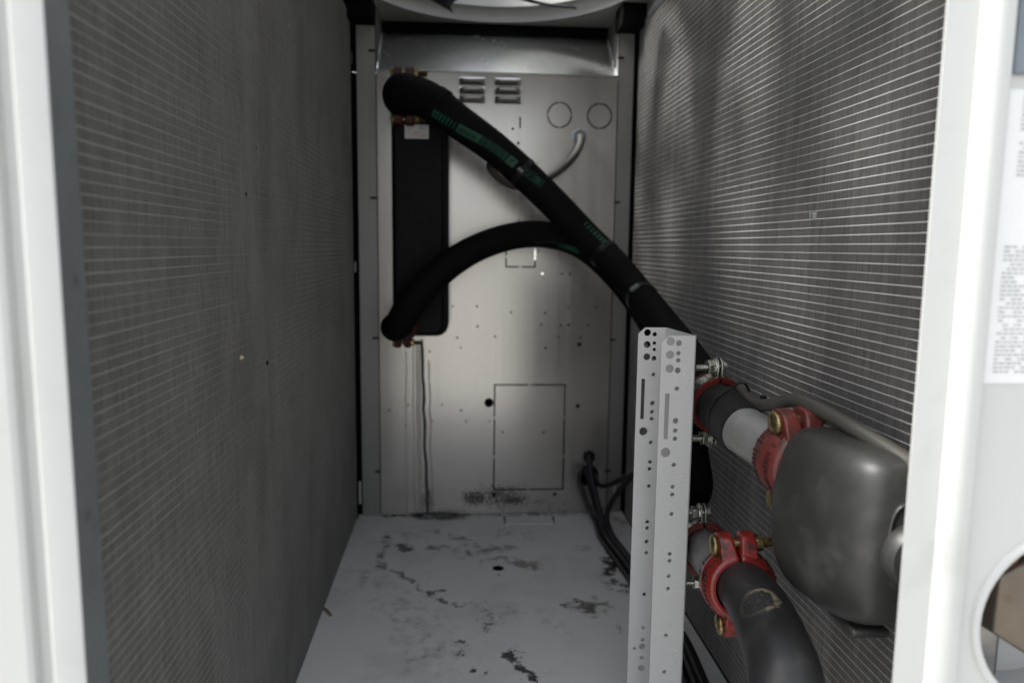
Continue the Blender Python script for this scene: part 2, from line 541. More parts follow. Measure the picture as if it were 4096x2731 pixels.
M['fan'] = simple('fan_blade_black', (0.010, 0.010, 0.014), 0.6, spec=0.15)
M['water'] = simple('water_drop_on_white', (0.62, 0.62, 0.61), 0.04, 0, 0.02, spec=0.6)

YB, XL, XR, ZD = 1.8, -0.245, 0.42, 1.213

# ------------------------------------------------------------------ setting
g = mesh_obj('ground', [(-200, -200, -0.12), (200, -200, -0.12), (200, 200, -0.12), (-200, 200, -0.12)], [(0, 1, 2, 3)], M['ground'])
g['kind'] = 'structure'

# floor sheet of the bay: fine grid with cut drain holes, stains as soft envelopes
def seg_d(px, py, a, b):
    ax, ay = a; bx, by = b
    dx, dy = bx - ax, by - ay
    L = dx * dx + dy * dy
    t = 0 if L == 0 else max(0, min(1, ((px - ax) * dx + (py - ay) * dy) / L))
    return sqrt((px - ax - t * dx) ** 2 + (py - ay - t * dy) ** 2)

BLACK = [([(-0.1589, 1.6861), (-0.1613, 1.6526), (-0.1571, 1.5888), (-0.1654, 1.5343)], 0.012, 0.75), ([(-0.1666, 1.5302), (-0.1608, 1.5059), (-0.1457, 1.4858), (-0.1218, 1.4732)], 0.012, 0.55), ([(-0.1218, 1.4732), (-0.0934, 1.4348), (-0.0756, 1.3986), (-0.0562, 1.3773), (-0.0287, 1.3827)], 0.011, 0.7), ([(-0.0556, 1.364), (-0.0248, 1.3397), (0.0111, 1.3222)], 0.012, 0.75), ([(0.0111, 1.3222), (0.0564, 1.339)], 0.011, 0.45), ([(-0.1264, 1.598), (-0.1075, 1.6043)], 0.017, 0.92), ([(-0.1223, 1.614), (-0.1099, 1.5867)], 0.016, 0.9), ([(-0.0576, 1.6986), (-0.0161, 1.6702), (0.0133, 1.6403), (0.0345, 1.607)], 0.018, 0.62), ([(-0.0544, 1.602), (-0.0295, 1.5937)], 0.018, 0.75), ([(-0.0012, 1.5775), (0.037, 1.5585)], 0.016, 0.6), ([(0.0057, 1.543), (0.0074, 1.5388)], 0.01, 0.7), ([(0.0491, 1.3018), (0.054, 1.2776), (0.0548, 1.2266)], 0.016, 0.5), ([(0.0898, 1.2937), (0.0808, 1.2418)], 0.012, 0.45), ([(0.203, 1.3223), (0.2284, 1.3293)], 0.01, 0.8), ([(0.2266, 1.3179), (0.2462, 1.2921), (0.2608, 1.3226)], 0.016, 0.55), ([(0.3257, 1.5413), (0.3228, 1.4758), (0.3068, 1.4381)], 0.015, 1.0), ([(0.3053, 1.4307), (0.3171, 1.401), (0.3379, 1.3859)], 0.013, 0.7), ([(0.2958, 1.4238), (0.3004, 1.3669)], 0.011, 0.5), ([(0.3223, 1.3659), (0.3317, 1.3586)], 0.013, 0.7), ([(0.0778, 1.1483), (0.0954, 1.1378)], 0.011, 0.95), ([(0.0927, 1.1722), (0.1007, 1.1545)], 0.008, 0.8), ([(0.0954, 1.1378), (0.1016, 1.1188), (0.1115, 1.0867), (0.1243, 1.0662)], 0.009, 0.9), ([(0.0021, 1.1973), (0.0128, 1.1839)], 0.008, 0.75), ([(0.0021, 1.162), (0.0047, 1.1426), (0.0123, 1.1281)], 0.008, 0.6), ([(0.2852, 1.2372), (0.2819, 1.2151)], 0.009, 0.6), ([(0.0248, 1.1091), (0.0259, 1.1023)], 0.006, 0.9), ([(0.0473, 1.1034), (0.0483, 1.0967)], 0.006, 0.9), ([(-0.1081, 1.7955), (-0.0408, 1.7817), (0.0143, 1.7927)], 0.02, 1.15), ([(-0.191, 1.8022), (-0.1081, 1.7955)], 0.008, 0.9), ([(0.0143, 1.7927), (0.3353, 1.7931)], 0.005, 0.9), ([(-0.1349, 1.5127), (-0.1043, 1.3663)], 0.02, 0.22)]
BROWN = [([(0.0548, 1.5724), (0.0837, 1.5869), (0.1126, 1.5946)], 0.022, 1.0), ([(0.0635, 1.5239), (0.1154, 1.5322)], 0.018, 0.8), ([(0.1206, 1.5106), (0.1432, 1.496), (0.1656, 1.4846)], 0.02, 1.1), ([(0.1076, 1.6895), (0.1548, 1.6677)], 0.05, 0.5), ([(0.2266, 1.3179), (0.2457, 1.2891), (0.2668, 1.3223)], 0.025, 1.0), ([(0.0902, 1.2998), (0.1044, 1.293)], 0.03, 0.5), ([(-0.2012, 1.4619), (-0.1586, 1.4236)], 0.06, 0.45), ([(-0.1143, 1.3409), (-0.067, 1.2327)], 0.07, 0.45), ([(-0.0472, 1.15), (-0.0217, 1.1731)], 0.07, 0.45), ([(-0.1666, 1.5302), (-0.1493, 1.4898)], 0.02, 0.6), ([(0.2791, 1.5783), (0.2989, 1.5685)], 0.03, 0.5), ([(0.3721, 1.7736), (0.4025, 1.7287)], 0.03, 0.7), ([(-0.0729, 1.7073), (-0.0578, 1.4188)], 0.009, 0.35), ([(0.0734, 1.4795), (0.0651, 1.3322)], 0.006, 0.3), ([(0.1616, 1.2782), (0.1874, 1.2535)], 0.06, 0.35), ([(-0.1278, 1.6897), (-0.0965, 1.6592)], 0.04, 0.5)]
fx0, fx1, fy0, fy1 = -0.2485, 0.417, 0.45, 1.81
step = 0.004
nx, ny = int((fx1 - fx0) / step), int((fy1 - fy0) / step)
vs = [(fx0 + (fx1 - fx0) * i / nx, fy0 + (fy1 - fy0) * j / ny, 0.0) for j in range(ny + 1) for i in range(nx + 1)]
fs = [(j * (nx + 1) + i, j * (nx + 1) + i + 1, (j + 1) * (nx + 1) + i + 1, (j + 1) * (nx + 1) + i) for j in range(ny) for i in range(nx)]
floor = mesh_obj('floor', vs, fs, M['floor'])
floor['kind'] = 'structure'
DRAIN = (0.0852, 1.4828)
SMALL = (0.0844, 1.45)
TABS = [[(0.1164, 1.784), (0.1141, 1.7281)], [(0.2368, 1.7791), (0.2337, 1.7273)]]
bm = bmesh.new()
bm.from_mesh(floor.data)
def bite(poly):
    """cut a polygon out of the floor grid by slicing along its edges and removing the inside"""
    cx = sum(p[0] for p in poly) / len(poly)
    cy = sum(p[1] for p in poly) / len(poly)
    rad = max(sqrt((p[0] - cx) ** 2 + (p[1] - cy) ** 2) for p in poly) + step * 2
    near = lambda f: (f.calc_center_median().xy - Vector((cx, cy))).length < rad
    for k in range(len(poly)):
        a, b = Vector((*poly[k], 0)), Vector((*poly[(k + 1) % len(poly)], 0))
        d = (b - a).normalized()
        fsel = [f for f in bm.faces if near(f)]
        geom = set(fsel)
        for f in fsel:
            geom.update(f.edges); geom.update(f.verts)
        bmesh.ops.bisect_plane(bm, geom=list(geom), plane_co=a, plane_no=Vector((d.y, -d.x, 0)), dist=1e-6)
    def inside(q):
        return all((poly[(k + 1) % len(poly)][0] - poly[k][0]) * (q.y - poly[k][1]) - (poly[(k + 1) % len(poly)][1] - poly[k][1]) * (q.x - poly[k][0]) > 0 for k in range(len(poly)))
    bmesh.ops.delete(bm, geom=[f for f in bm.faces if near(f) and inside(f.calc_center_median())], context='FACES')
bite(circ(DRAIN[0], DRAIN[1], 0.0125, 14))
bite(circ(SMALL[0], SMALL[1], 0.003, 6))
for (a, b) in TABS:
    bite([(a[0] - 0.0025, b[1]), (b[0] + 0.0025, b[1]), (a[0] + 0.0025, a[1]), (a[0] - 0.0025, a[1])])
bm.to_mesh(floor.data)
bm.free()
st_at = floor.data.attributes.new('stain', 'FLOAT', 'POINT')
br_at = floor.data.attributes.new('brown', 'FLOAT', 'POINT')
def env(px, py, L):
    e = 0.0
    px, py = px + 0.013 * mnoise.noise((px * 38, py * 38, 1.0)) + 0.006 * mnoise.noise((px * 110, py * 110, 2.0)), py + 0.013 * mnoise.noise((px * 38, py * 38, 7.0)) + 0.006 * mnoise.noise((px * 110, py * 110, 9.0))
    patch = max(0.25, min(1.25, 0.95 + 1.3 * mnoise.noise((px * 55, py * 55, 4.0))))
    for (pts, w, k) in L:
        w = w * 1.05
        x0 = min(p[0] for p in pts) - 2.2 * w; x1 = max(p[0] for p in pts) + 2.2 * w
        y0 = min(p[1] for p in pts) - 2.6 * w; y1 = max(p[1] for p in pts) + 2.6 * w
        if px < x0 or px > x1 or py < y0 or py > y1: continue
        d = min(seg_d(px, py, pts[i], pts[i + 1]) for i in range(len(pts) - 1))
        e = max(e, k * exp(-(d / w) ** 2))
    return e * patch
st_at.data.foreach_set('value', [env(v.co.x, v.co.y, BLACK) for v in floor.data.vertices])
br_at.data.foreach_set('value', [env(v.co.x, v.co.y, BROWN) for v in floor.data.vertices])
MB().box((fx0 - 0.05, fy0, -0.06), (fx1 + 0.05, 1.95, -0.015)).build('base_tray', M['cavity'])['kind'] = 'structure'
tag(bpy.data.objects['base_tray'], 'dark tray under the white floor sheet', 'tray')
del bpy.data.objects['base_tray']['category'], bpy.data.objects['base_tray']['label']
fold = MB().box((TABS[0][1][0], TABS[0][1][1] - 0.0012, 0.0), (TABS[1][1][0], TABS[0][1][1] + 0.0012, 0.0009)).build('fold_line', M['floor'], floor)

# ------------------------------------------------------------------ condenser coils
def coil(label, x, sgn, y0, y1, z_first, pitch, zmax, group, mfin, mtube, lip=0.00016):
    """sgn: +1 when the air side lies towards larger x"""
    t = thing('condenser_coil', label, 'coil', (x, y0, 0), group)
    dep = 0.022
    # fins: one thin plate every 1.25 mm along the depth
    vs, fs = [], []
    nf = int((y1 - y0) / 0.00125)
    for k in range(nf):
        y = y0 + (k + 0.5) * 0.00125
        j = random.uniform(-0.00012, 0.00012)
        a = len(vs)
        xa, xb = (x + sgn * dep - x), 0.0
        vs += [(0.0, y + j - y0, 0.002), (-sgn * dep, y - y0 + 0.0004, 0.002), (-sgn * dep, y - y0 + 0.0004, zmax), (0.0, y + j - y0, zmax)]
        vs += [(sgn * 0.0001, y + j - y0 - 0.00016, 0.002), (sgn * 0.0001, y + j - y0 - 0.00016, zmax), (sgn * 0.0001, y + j - y0 + 0.00016, 0.002), (sgn * 0.0001, y + j - y0 + 0.00016, zmax)]
        fs.append((a, a + 1, a + 2, a + 3))
        fs.append((a + 4, a + 6, a + 7, a + 5))
    a = len(vs)
    vs += [(-sgn * dep, 0, 0.0), (-sgn * dep, y1 - y0, 0.0), (-sgn * dep, y1 - y0, zmax), (-sgn * dep, 0, zmax)]  # added backing sheet, stops outside light coming through between the fins
    fs.append((a, a + 1, a + 2, a + 3))
    o = mesh_obj('fin_pack', vs, fs, mfin, t)
    o['kind'] = 'stuff'
    # flat tubes
    mb = MB().box((-0.004, 0, -0.0007), (0.004, y1 - y0, 0.0007))
    first = mb.build('tube', mtube, t)
    bevel(first, 0.0006, 2)
    first.location = (-sgn * 0.0038, 0, z_first)
    z = z_first + pitch
    while z < zmax - 0.004:
        c = first.copy()
        COL.objects.link(c)
        c.parent = t
        c.location = (-sgn * 0.0038 + random.uniform(-0.0002, 0.0002), 0, z)
        z += pitch
    # closing rails
    MB().box((min(0, -sgn * 0.03), 0, zmax), (max(0, -sgn * 0.03), y1 - y0, zmax + 0.006)).build('top_rail', M['steel_grey'], t)
    MB().box((min(sgn * 0.002, -sgn * 0.03), y1 - y0, 0.0), (max(sgn * 0.002, -sgn * 0.03), y1 - y0 + 0.004, zmax)).build('end_rail', M['gasket'], t)
    return t
cl = coil('left condenser coil, the darker one, with a grey steel edge strip', XL, 1, 0.5107, 1.785, 0.0042, 0.008637, 1.172, 'finned condenser coils', M['fins_dusty_shaded'], M['alu_dusty_shaded'])
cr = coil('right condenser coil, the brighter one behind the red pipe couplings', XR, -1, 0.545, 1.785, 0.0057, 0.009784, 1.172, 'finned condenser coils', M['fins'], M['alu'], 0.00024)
es = bevel(MB().box((-0.026, -0.034, 0.0), (0.0015, -0.0005, 1.172)).build('edge_strip', M['steel_grey'], cl), 0.0015)
for zz in (0.40, 0.375, 0.43, 0.90):
    b = MB().lathe((0.0015, -0.014, zz), (1, 0, 0), [(0, 0.0022), (0.0008, 0.002)], 10).build('rivet', M['steel_grey'], cl)

# dents and debris caught on the fins
def debris(name, label, cat, c, nrm, size, m, jag=5, thick=0.0012):
    nrm = Vector(nrm).normalized()
    u = nrm.orthogonal().normalized()
    u = Vector((0, 0, 1)) if abs(nrm.z) < 0.9 else Vector((1, 0, 0))
    v = nrm.cross(u)
    k = 9
    ring = [(size[1] * cos(2 * pi * i / k) * random.uniform(0.7, 1.1), size[0] * sin(2 * pi * i / k) * random.uniform(0.65, 1.1)) for i in range(k)]
    c = Vector(c)
    vs = [c + nrm * 0.0004 + u * a + v * b for (a, b) in ring] + [c + nrm * thick * random.uniform(0.6, 1.4) + (u * a + v * b) * 0.6 for (a, b) in ring] + [c + nrm * thick * 1.5]
    fs = [(i, (i + 1) % k, k + (i + 1) % k, k + i) for i in range(k)] + [(k + i, k + (i + 1) % k, 2 * k) for i in range(k)]
    return tag(mesh_obj(name, vs, fs, m, None, True, 50), label, cat)
debris('leaf_fragment', 'pale curled leaf fragment caught on the left coil', 'leaf', (-0.2445, 0.8522, 0.537), (1, 0, 0), (0.0045, 0.004), M['paleleaf'], thick=0.003)
debris('dirt_speck', 'black speck stuck to the left coil beside the pale leaf fragment', 'dirt', (-0.2445, 0.9675, 0.5131), (1, 0, 0), (0.004, 0.0045), M['gasket'])
debris('dirt_speck', 'small black speck high on the left coil', 'dirt', (-0.2445, 0.8948, 0.721), (1, 0, 0), (0.0025, 0.0028), M['gasket'])
debris('foil_scrap', 'tiny shiny scrap on the upper left coil', 'scrap', (-0.2445, 0.9428, 0.779), (1, 0, 0), (0.004, 0.005), M['zinc_bolt'])
debris('foil_scrap', 'tiny white scrap near the top of the left coil', 'scrap', (-0.2445, 1.1488, 0.9774), (1, 0, 0), (0.003, 0.004), M['paleleaf'])
# bent fins, their shine painted in white, on the right coil
pb = Vector((0.4198, 0.8681, 0.7041))
t = thing('bent_fins', 'patch of bent fins on the right coil, shine painted white', 'dent', tuple(pb))
for k in range(9):
    yy = (k - 4) * 0.0019 + random.uniform(-0.0003, 0.0003)
    a = random.uniform(0.4, 1.1)
    if k == 6: continue
    z0, z1 = -0.0032 + random.uniform(-0.001, 0.001), 0.0042
    mesh_obj('fin', [(0, yy, z0), (-0.0022 * a, yy - 0.0012, z0 + 0.001), (-0.0026 * a, yy - 0.0014, z1 - 0.001), (0, yy, z1), (-0.0004, yy + 0.0009, z1)], [(0, 1, 2, 3), (3, 2, 4)], M['label'], t)
twig = Path([(p[0], p[1], 0.0035) for p in [(-0.2432, 1.3181, 0.0), (-0.2359, 1.3078, 0.0), (-0.2261, 1.2912, 0.0)]], [0.0022, 0.0030, 0.0018], 5)
tag(twig.tube('twig', M['leaf'], None, 8), 'short brown twig lying on the white floor near the left coil', 'twig')

# ------------------------------------------------------------------ back panel
UP = (Vector((1, 0, 0)), Vector((0, 0, 1)), Vector((0, 1, 0)))   # u=x, v=z, w=depth
bp = thing('back_panel', 'galvanised rear sheet with louvres, knockouts and a dark drip stain', 'panel', (0, 0, 0))
PX0, PX1, PZ1 = -0.188, 0.3748, 1.0642
holes = []
def addh(L, n=12):
    for (x, z, r) in L: holes.append(circ(x, z, r, n))
addh([(0.1278, 0.9396, 0.0032), (0.1412, 0.907, 0.0036), (0.188, 0.8618, 0.0019)])
addh([(0.2511, 0.6011, 0.0026), (0.2704, 0.6013, 0.0026), (0.3182, 0.6014, 0.0019), (-0.0126, 0.521, 0.0023), (0.0454, 0.5213, 0.0026), (0.1286, 0.5071, 0.0026), (0.2113, 0.5062, 0.0026), (0.2698, 0.5203, 0.0023), (0.3364, 0.5203, 0.0026), (0.2029, 0.4774, 0.0026), (0.2506, 0.4772, 0.0026), (0.2701, 0.477, 0.0026), (0.3177, 0.4765, 0.0026), (0.0476, 0.4725, 0.0026), (-0.0015, 0.4449, 0.0026), (0.0904, 0.4481, 0.0026), (0.2452, 0.4479, 0.0026), (0.3011, 0.4471, 0.0026), (0.0073, 0.4204, 0.0023), (-0.0678, 0.4111, 0.0026), (0.2137, 0.4201, 0.0026), (0.1938, 0.6549, 0.0026)])
addh([(0.2035, 0.6013, 0.0029)])
addh([(-0.1661, 0.2664, 0.0023), (-0.1201, 0.2798, 0.0023), (-0.0377, 0.2798, 0.0023), (0.0084, 0.2656, 0.0026), (0.0203, 0.2383, 0.0023), (0.0783, 0.238, 0.0023), (0.1104, 0.2097, 0.0026), (0.2133, 0.209, 0.0026), (0.0813, 0.025, 0.0019), (0.2677, 0.0231, 0.0023), (-0.0616, 0.2388, 0.0019)])
addh([(0.0767, 0.2844, 0.0113), (0.2971, 0.2751, 0.0048), (0.0905, 0.0502, 0.0052), (0.2441, 0.0496, 0.0045), (0.2976, 0.4292, 0.0048)], 22)
GROM = (0.3266, 0.0984, 0.0258)
GL1 = (0.2865, 0.9255, 0.0097)
GL2 = (0.3281, 0.1475, 0.009)
addh([(GROM[0], GROM[1], GROM[2] * 0.93), GL1, GL2], 24)
holes.append(rect(*(0.143, 0.9415, 0.1468, 0.9669)))
for (x, z, r) in [(0.2382, 0.9737, 0.0284), (0.3334, 0.9735, 0.0284)]:
    for k in range(4):
        holes.append(arc_slot(x, z, r, 0.0034, k * pi / 2 + 0.045, (k + 1) * pi / 2 - 0.045))
SW = 0.0036
A = [(0.0904, 1.8, 0.3288), (0.2642, 1.8, 0.3285), (0.2628, 1.8, 0.0633), (0.0903, 1.8, 0.0654)]
Gp = [(0.1762, 1.8, 0.3287), (0.1766, 1.8, 0.0644), (0.0895, 1.8, 0.2464), (0.0897, 1.8, 0.1472), (0.2625, 1.8, 0.2465), (0.2618, 1.8, 0.1467)]
xa, xb, za, zb = A[0][0], A[1][0], A[2][2], A[0][2]
gx, g1, g2, gg = Gp[0][0], Gp[2][2], Gp[3][2], 0.0028
holes += [ribbon(p, SW) for p in (
    [(gx - gg, zb), (xa, zb), (xa, g1 + gg)], [(xa, g1 - gg), (xa, g2 + gg)], [(xa, g2 - gg), (xa, za), (gx - gg, za)],
    [(gx + gg, za), (xb, za), (xb, g2 - gg)], [(xb, g2 + gg), (xb, g1 - gg)], [(xb, g1 + gg), (xb, zb), (gx + gg, zb)])]
B = [(0.1154, 1.8, 0.6169), (0.1853, 1.8, 0.6176), (0.1494, 1.8, 0.6173), (0.1152, 1.8, 0.6413), (0.185, 1.8, 0.6372), (0.1847, 1.8, 0.6612), (0.1849, 1.8, 0.6433), (0.1444, 1.8, 0.7281), (0.1144, 1.8, 0.715)]
bxa, bxb, bz = B[0][0], B[1][0], B[0][2]
holes += [ribbon(p, SW) for p in (
    [(B[2][0] - gg, bz), (bxa, bz), (bxa, B[3][2] - gg)], [(bxa, B[3][2] + gg), (bxa, B[8][2]), (B[7][0] - gg, B[8][2])],
    [(B[2][0] + gg, bz), (bxb, bz), (bxb, B[4][2] - 0.006)], [(bxb, B[6][2] - 0.002), (bxb, B[5][2] + 0.03)])]
holes.append(circ(bxb, B[4][2], 0.0028, 10))
holes.append(rect(B[7][0] - 0.0016, B[7][2] - 0.012, B[7][0] + 0.0016, B[7][2] + 0.002))
# louvre openings
LV = [((0.0018, 1.8, 1.0518), (0.0616, 1.8, 1.0362)), ((0.0019, 1.8, 1.031), (0.0618, 1.8, 1.0157)), ((0.0019, 1.8, 1.0111), (0.0619, 1.8, 0.9954)), ((0.0843, 1.8, 1.0519), (0.1455, 1.8, 1.0369)), ((0.0845, 1.8, 1.0317), (0.1458, 1.8, 1.0163)), ((0.0846, 1.8, 1.0111), (0.1461, 1.8, 0.9959))]
for (a, b) in LV:
    holes.append(rect(a[0] + 0.001, a[2] - 0.010, b[0] - 0.001, a[2] + 0.0022))
sheet = plate('sheet', rect(PX0, 0.002, PX1, PZ1), holes, 0.0015, (0, YB, 0), UP, M['panel'], bp)
# pressed louvres: hood open along its upper edge
for (a, b) in LV:
    x0, x1, zt, zl = a[0], b[0], a[2], b[2]
    vs, fs = [], []
    nu, nv = 14, 8
    for j in range(nv + 1):
        v = j / nv
        for i in range(nu + 1):
            u = i / nu
            e = min(1, min(u, 1 - u) / 0.16)
            e = sin(e * pi / 2) ** 0.8
            hgt = 0.0125 * e * (cos(v * pi / 2) ** 0.75 if v < 1 else 0)
            vs.append((x0 + (x1 - x0) * u, YB - 0.0006 - hgt, zt - 0.002 - (zt - zl - 0.002) * v))
    for j in range(nv):
        for i in range(nu):
            k = j * (nu + 1) + i
            fs.append((k, k + nu + 1, k + nu + 2, k + 1))
    mesh_obj('louvre', vs, fs, M['galv'], bp, True)
# folded top hem, side strips, dark sheets closing the seams to light
bevel(MB().box((PX0, YB - 0.004, PZ1 - 0.0005), (PX1, YB + 0.012, PZ1 + 0.0025)).build('top_hem', M['galv'], bp), 0.001)
for x0, x1 in ((-0.2335, PX0 - 0.003), (PX1 + 0.003, 0.4125)):
    MB().box((x0, YB + 0.003, 0.0), (x1, YB + 0.0045, 1.165)).build('side_strip', M['strip'], bp)
    MB().box((x0 - 0.02, YB + 0.012, 0.0), (x1 + 0.02, YB + 0.014, PZ1 - 0.004)).build('seam_light_block', M['gasket'], bp)
    MB().box((x0 - 0.03 if x0 < 0 else PX1 + 0.0015, YB + 0.012, PZ1 - 0.003), (PX0 - 0.0015 if x0 < 0 else x1 + 0.03, YB + 0.014, 1.21)).build('seam_light_block', M['gasket'], bp)  # added to stop light leaking in beside the header
for x0, x1 in ((-0.272, -0.266), (0.440, 0.446)):  # added unseen strips that block light leaking in at the rear corners
    MB().box((x0, 1.70, -0.06), (x1, 1.94, 1.215)).build('corner_light_block', M['gasket'], bp)
# small clips at the sheet edges
for p in [(-0.1986, 1.8, 1.1071), (-0.1983, 1.8, 0.775), (-0.1974, 1.8, 0.4434), (-0.1953, 1.8, 0.1126), (0.3808, 1.8, 1.1078), (0.381, 1.8, 0.7738), (0.3801, 1.8, 0.4406), (0.3774, 1.8, 0.1082)]:
    MB().box((p[0] - 0.007, YB - 0.001, p[2] - 0.0022), (p[0] + 0.007, YB + 0.0032, p[2] + 0.0022)).build('clip', M['cavity'], bp)
for p, hz in [((-0.2387, 1.79, 0.062), 0.028), ((-0.2434, 1.79, 0.6132), 0.012), ((-0.2219, 1.79, 1.1573), 0.0), ((-0.2454, 1.79, 1.0883), 0.012), ((0.3942, 1.79, 0.0618), 0.02)]:  # white brackets; the lower left sliver is a light leak drawn in white
    if hz:
        MB().box((p[0] - 0.0022, YB - 0.008, p[2] - hz), (p[0] + 0.0022, YB - 0.003, p[2] + hz)).build('edge_bracket_and_leak', M['white'], bp)
# dark box behind the sheet, pierced where daylight shows through the half-open knockout
WS = [(0.1949, 1.9, 0.661), (0.1952, 1.9, 0.6401), (0.1957, 1.9, 0.6357), (0.2148, 1.9, 0.5979)]
plate('rear_cover', rect(-0.25, -0.01, 0.43, 1.05), [rect(WS[0][0] - 0.004, WS[2][2] - 0.003, WS[0][0] + 0.003, WS[0][2] + 0.004), circ(WS[3][0], WS[3][2], 0.005, 12)], 0.002, (0, 1.9, 0), UP, M['cavity'], bp)
MB().box((-0.265, 1.893, -0.06), (0.439, 1.899, -0.012)).box((-0.252, 1.815, -0.01), (-0.25, 1.9, 1.06)).box((0.43, 1.815, -0.01), (0.432, 1.9, 1.06)).box((-0.25, 1.815, 1.052), (0.43, 1.9, 1.056)).build('cover_sides', M['cavity'], bp)
# sloping header above the sheet, with cheeks and gasket
HY, HZ = 1.952, 1.192
slope = mesh_obj('header_sheet', [(PX0, YB + 0.01, PZ1), (PX1, YB + 0.01, PZ1), (PX1, HY, HZ), (PX0, HY, HZ)], [(0, 1, 2, 3)], M['bright_galv'], bp)
for x in (PX0 - 0.0005, PX1 + 0.0005):
    mesh_obj('cheek', [(x, YB + 0.003, PZ1 - 0.002), (x, HY + 0.01, HZ), (x, HY + 0.01, ZD + 0.005), (x, YB + 0.003, ZD + 0.005)], [(0, 1, 2, 3)], M['strip'], bp)
MB().box((PX0, HY - 0.012, HZ - 0.006), (PX1, HY + 0.03, ZD + 0.004)).build('header_gasket', M['gasket'], bp)
for p in [(0.3638, 1.805, 1.0909), (-0.1829, 1.82, 1.094)]:
    MB().box((p[0] - 0.003, p[1] - 0.012, p[2] - 0.008), (p[0] + 0.003, p[1] - 0.004, p[2] + 0.008)).build('tab', M['strip'], bp)
# cable glands and grommet are parts of the panel
for (x, z, r), col in ((GL1, 'slate'), (GL2, 'cavity')):
    nut = MB().lathe((x, YB - 0.006, z), (0, 1, 0), [(0, r * 1.02), (0, r * 1.85), (0.006, r * 1.95), (0.006, r * 1.02)], 6)
    bevel(nut.build('gland_nut', M['slate'] if col == 'slate' else M['black_plastic'], bp), 0.0008)
MB().lathe((GROM[0], YB - 0.004, GROM[1]), (0, 1, 0), [(0.006, GROM[2] * 0.8), (0, GROM[2] * 0.84), (0, GROM[2]), (0.0038, GROM[2] * 1.04)], 28, cap=False).build('grommet', M['black_plastic'], bp, True)

# black foam blocks closing the corners above the strips
blkz = 1.1625
for x0, x1, lab in ((-0.262, PX0 - 0.001, 'black foam block in the upper left corner above the left coil end'), (PX1 - 0.008, 0.45, 'black foam block in the upper right corner above the right coil end')):
    tag(bevel(MB().box((x0, 1.735, blkz), (x1, 1.81, ZD - 0.001)).build('foam_block', M['gasket']), 0.003), lab, 'foam block', 'foam corner blocks')

# ------------------------------------------------------------------ fan deck and fan
FC, FR = (0.084, 1.617), 0.304
fd = thing('fan_deck', 'white fan deck roofing the bay, with a flared round opening', 'deck', (FC[0], FC[1], ZD))
HV = (Vector((1, 0, 0)), Vector((0, 1, 0)), Vector((0, 0, 1)))
dk = plate('deck_sheet', rect(-0.30, 0.59, 0.47, 1.965), [circ(FC[0], FC[1], FR, 64), circ(FC[0], 0.93, FR, 64)], 0.002, (0, 0, ZD), HV, M['deck'])  # unseen front opening added and front edge cut back to admit light
dk.parent = fd
dk.matrix_parent_inverse = Matrix.Translation((-FC[0], -FC[1], -ZD))
for cy in (FC[1], 0.93):  # rear opening and the added front one
    prof = []
    for k in range(9):
        w = k / 8 * pi / 2
        prof.append((0.028 * sin(w), FR - 0.028 * (1 - cos(w)) + 0.0))
    prof = [(a - 0.0005, FR + 0.0005 - (FR + 0.0005 - b)) for a, b in prof] + [(0.11, FR - 0.028), (0.11, FR - 0.024)]
    r = MB().lathe((0, cy - FC[1], 0), (0, 0, 1), prof, 64, cap=False).build('bell_mouth', M['deck'], fd, True, 60)
MB().box((0.424 - FC[0], 0.59 - FC[1], -0.045), (0.426 - FC[0], 1.82 - FC[1], 0)).build('side_skirt', M['deck'], fd)
MB().box((-0.262 - FC[0], 0.59 - FC[1], -0.045), (-0.258 - FC[0], 1.82 - FC[1], 0)).build('side_skirt', M['gasket'], fd)
def make_fan(cy, label, rot):
    fan = thing('axial_fan', label, 'fan', (FC[0], cy, ZD + 0.015), 'axial fans in the deck')
    MB().lathe((0, 0, -0.03), (0, 0, 1), [(0, 0.0), (0, 0.05), (0.006, 0.07), (0.10, 0.072), (0.10, 0.0)], 28).build('hub', M['fan'], fan, True)
    for k in range(5):
        a0 = rot + k * 2 * pi / 5
        vs = []
        nr = 10
        for i in range(nr + 1):
            q = i / nr
            rr = 0.068 + (0.245 - 0.068) * q
            sw = -0.35 * q * q
            half = 0.30 * (1 - 0.33 * q)
            for j, s in enumerate((-1, -0.33, 0.33, 1)):
                w = a0 + sw + s * half
                vs.append((rr * cos(w), rr * sin(w), -0.006 + 0.020 * s * (1 - 0.4 * q) + 0.004 * (1 - s * s)))
        fs = [(i * 4 + j, (i + 1) * 4 + j, (i + 1) * 4 + j + 1, i * 4 + j + 1) for i in range(nr) for j in range(3)]
        bl = mesh_obj('blade', vs, fs, M['fan'], fan, True)
        sm = bl.modifiers.new('thick', 'SOLIDIFY')
        sm.thickness = 0.003
    gb = MB()
    for r in [0.05 + 0.028 * k for k in range(9)]:
        gb.lathe((0, 0, 0.10), (0, 0, 1), [(-0.0015, r), (0, r + 0.0015), (0.0015, r), (0, r - 0.0015), (-0.0015, r)], 40, cap=False)
    for k in range(8):
        gb.cyl((0.05 * cos(k * pi / 4), 0.05 * sin(k * pi / 4), 0.103), (0.277 * cos(k * pi / 4), 0.277 * sin(k * pi / 4), 0.103), 0.002, 6)
    gb.build('guard', M['fan'], fan)
    return fan
make_fan(FC[1], 'black axial fan at the top rear, its blade tips showing below the deck', radians(144.5))
make_fan(0.93, 'unseen black axial fan added above the front of the bay', radians(20))  # unseen fan, added with its opening to let more light in

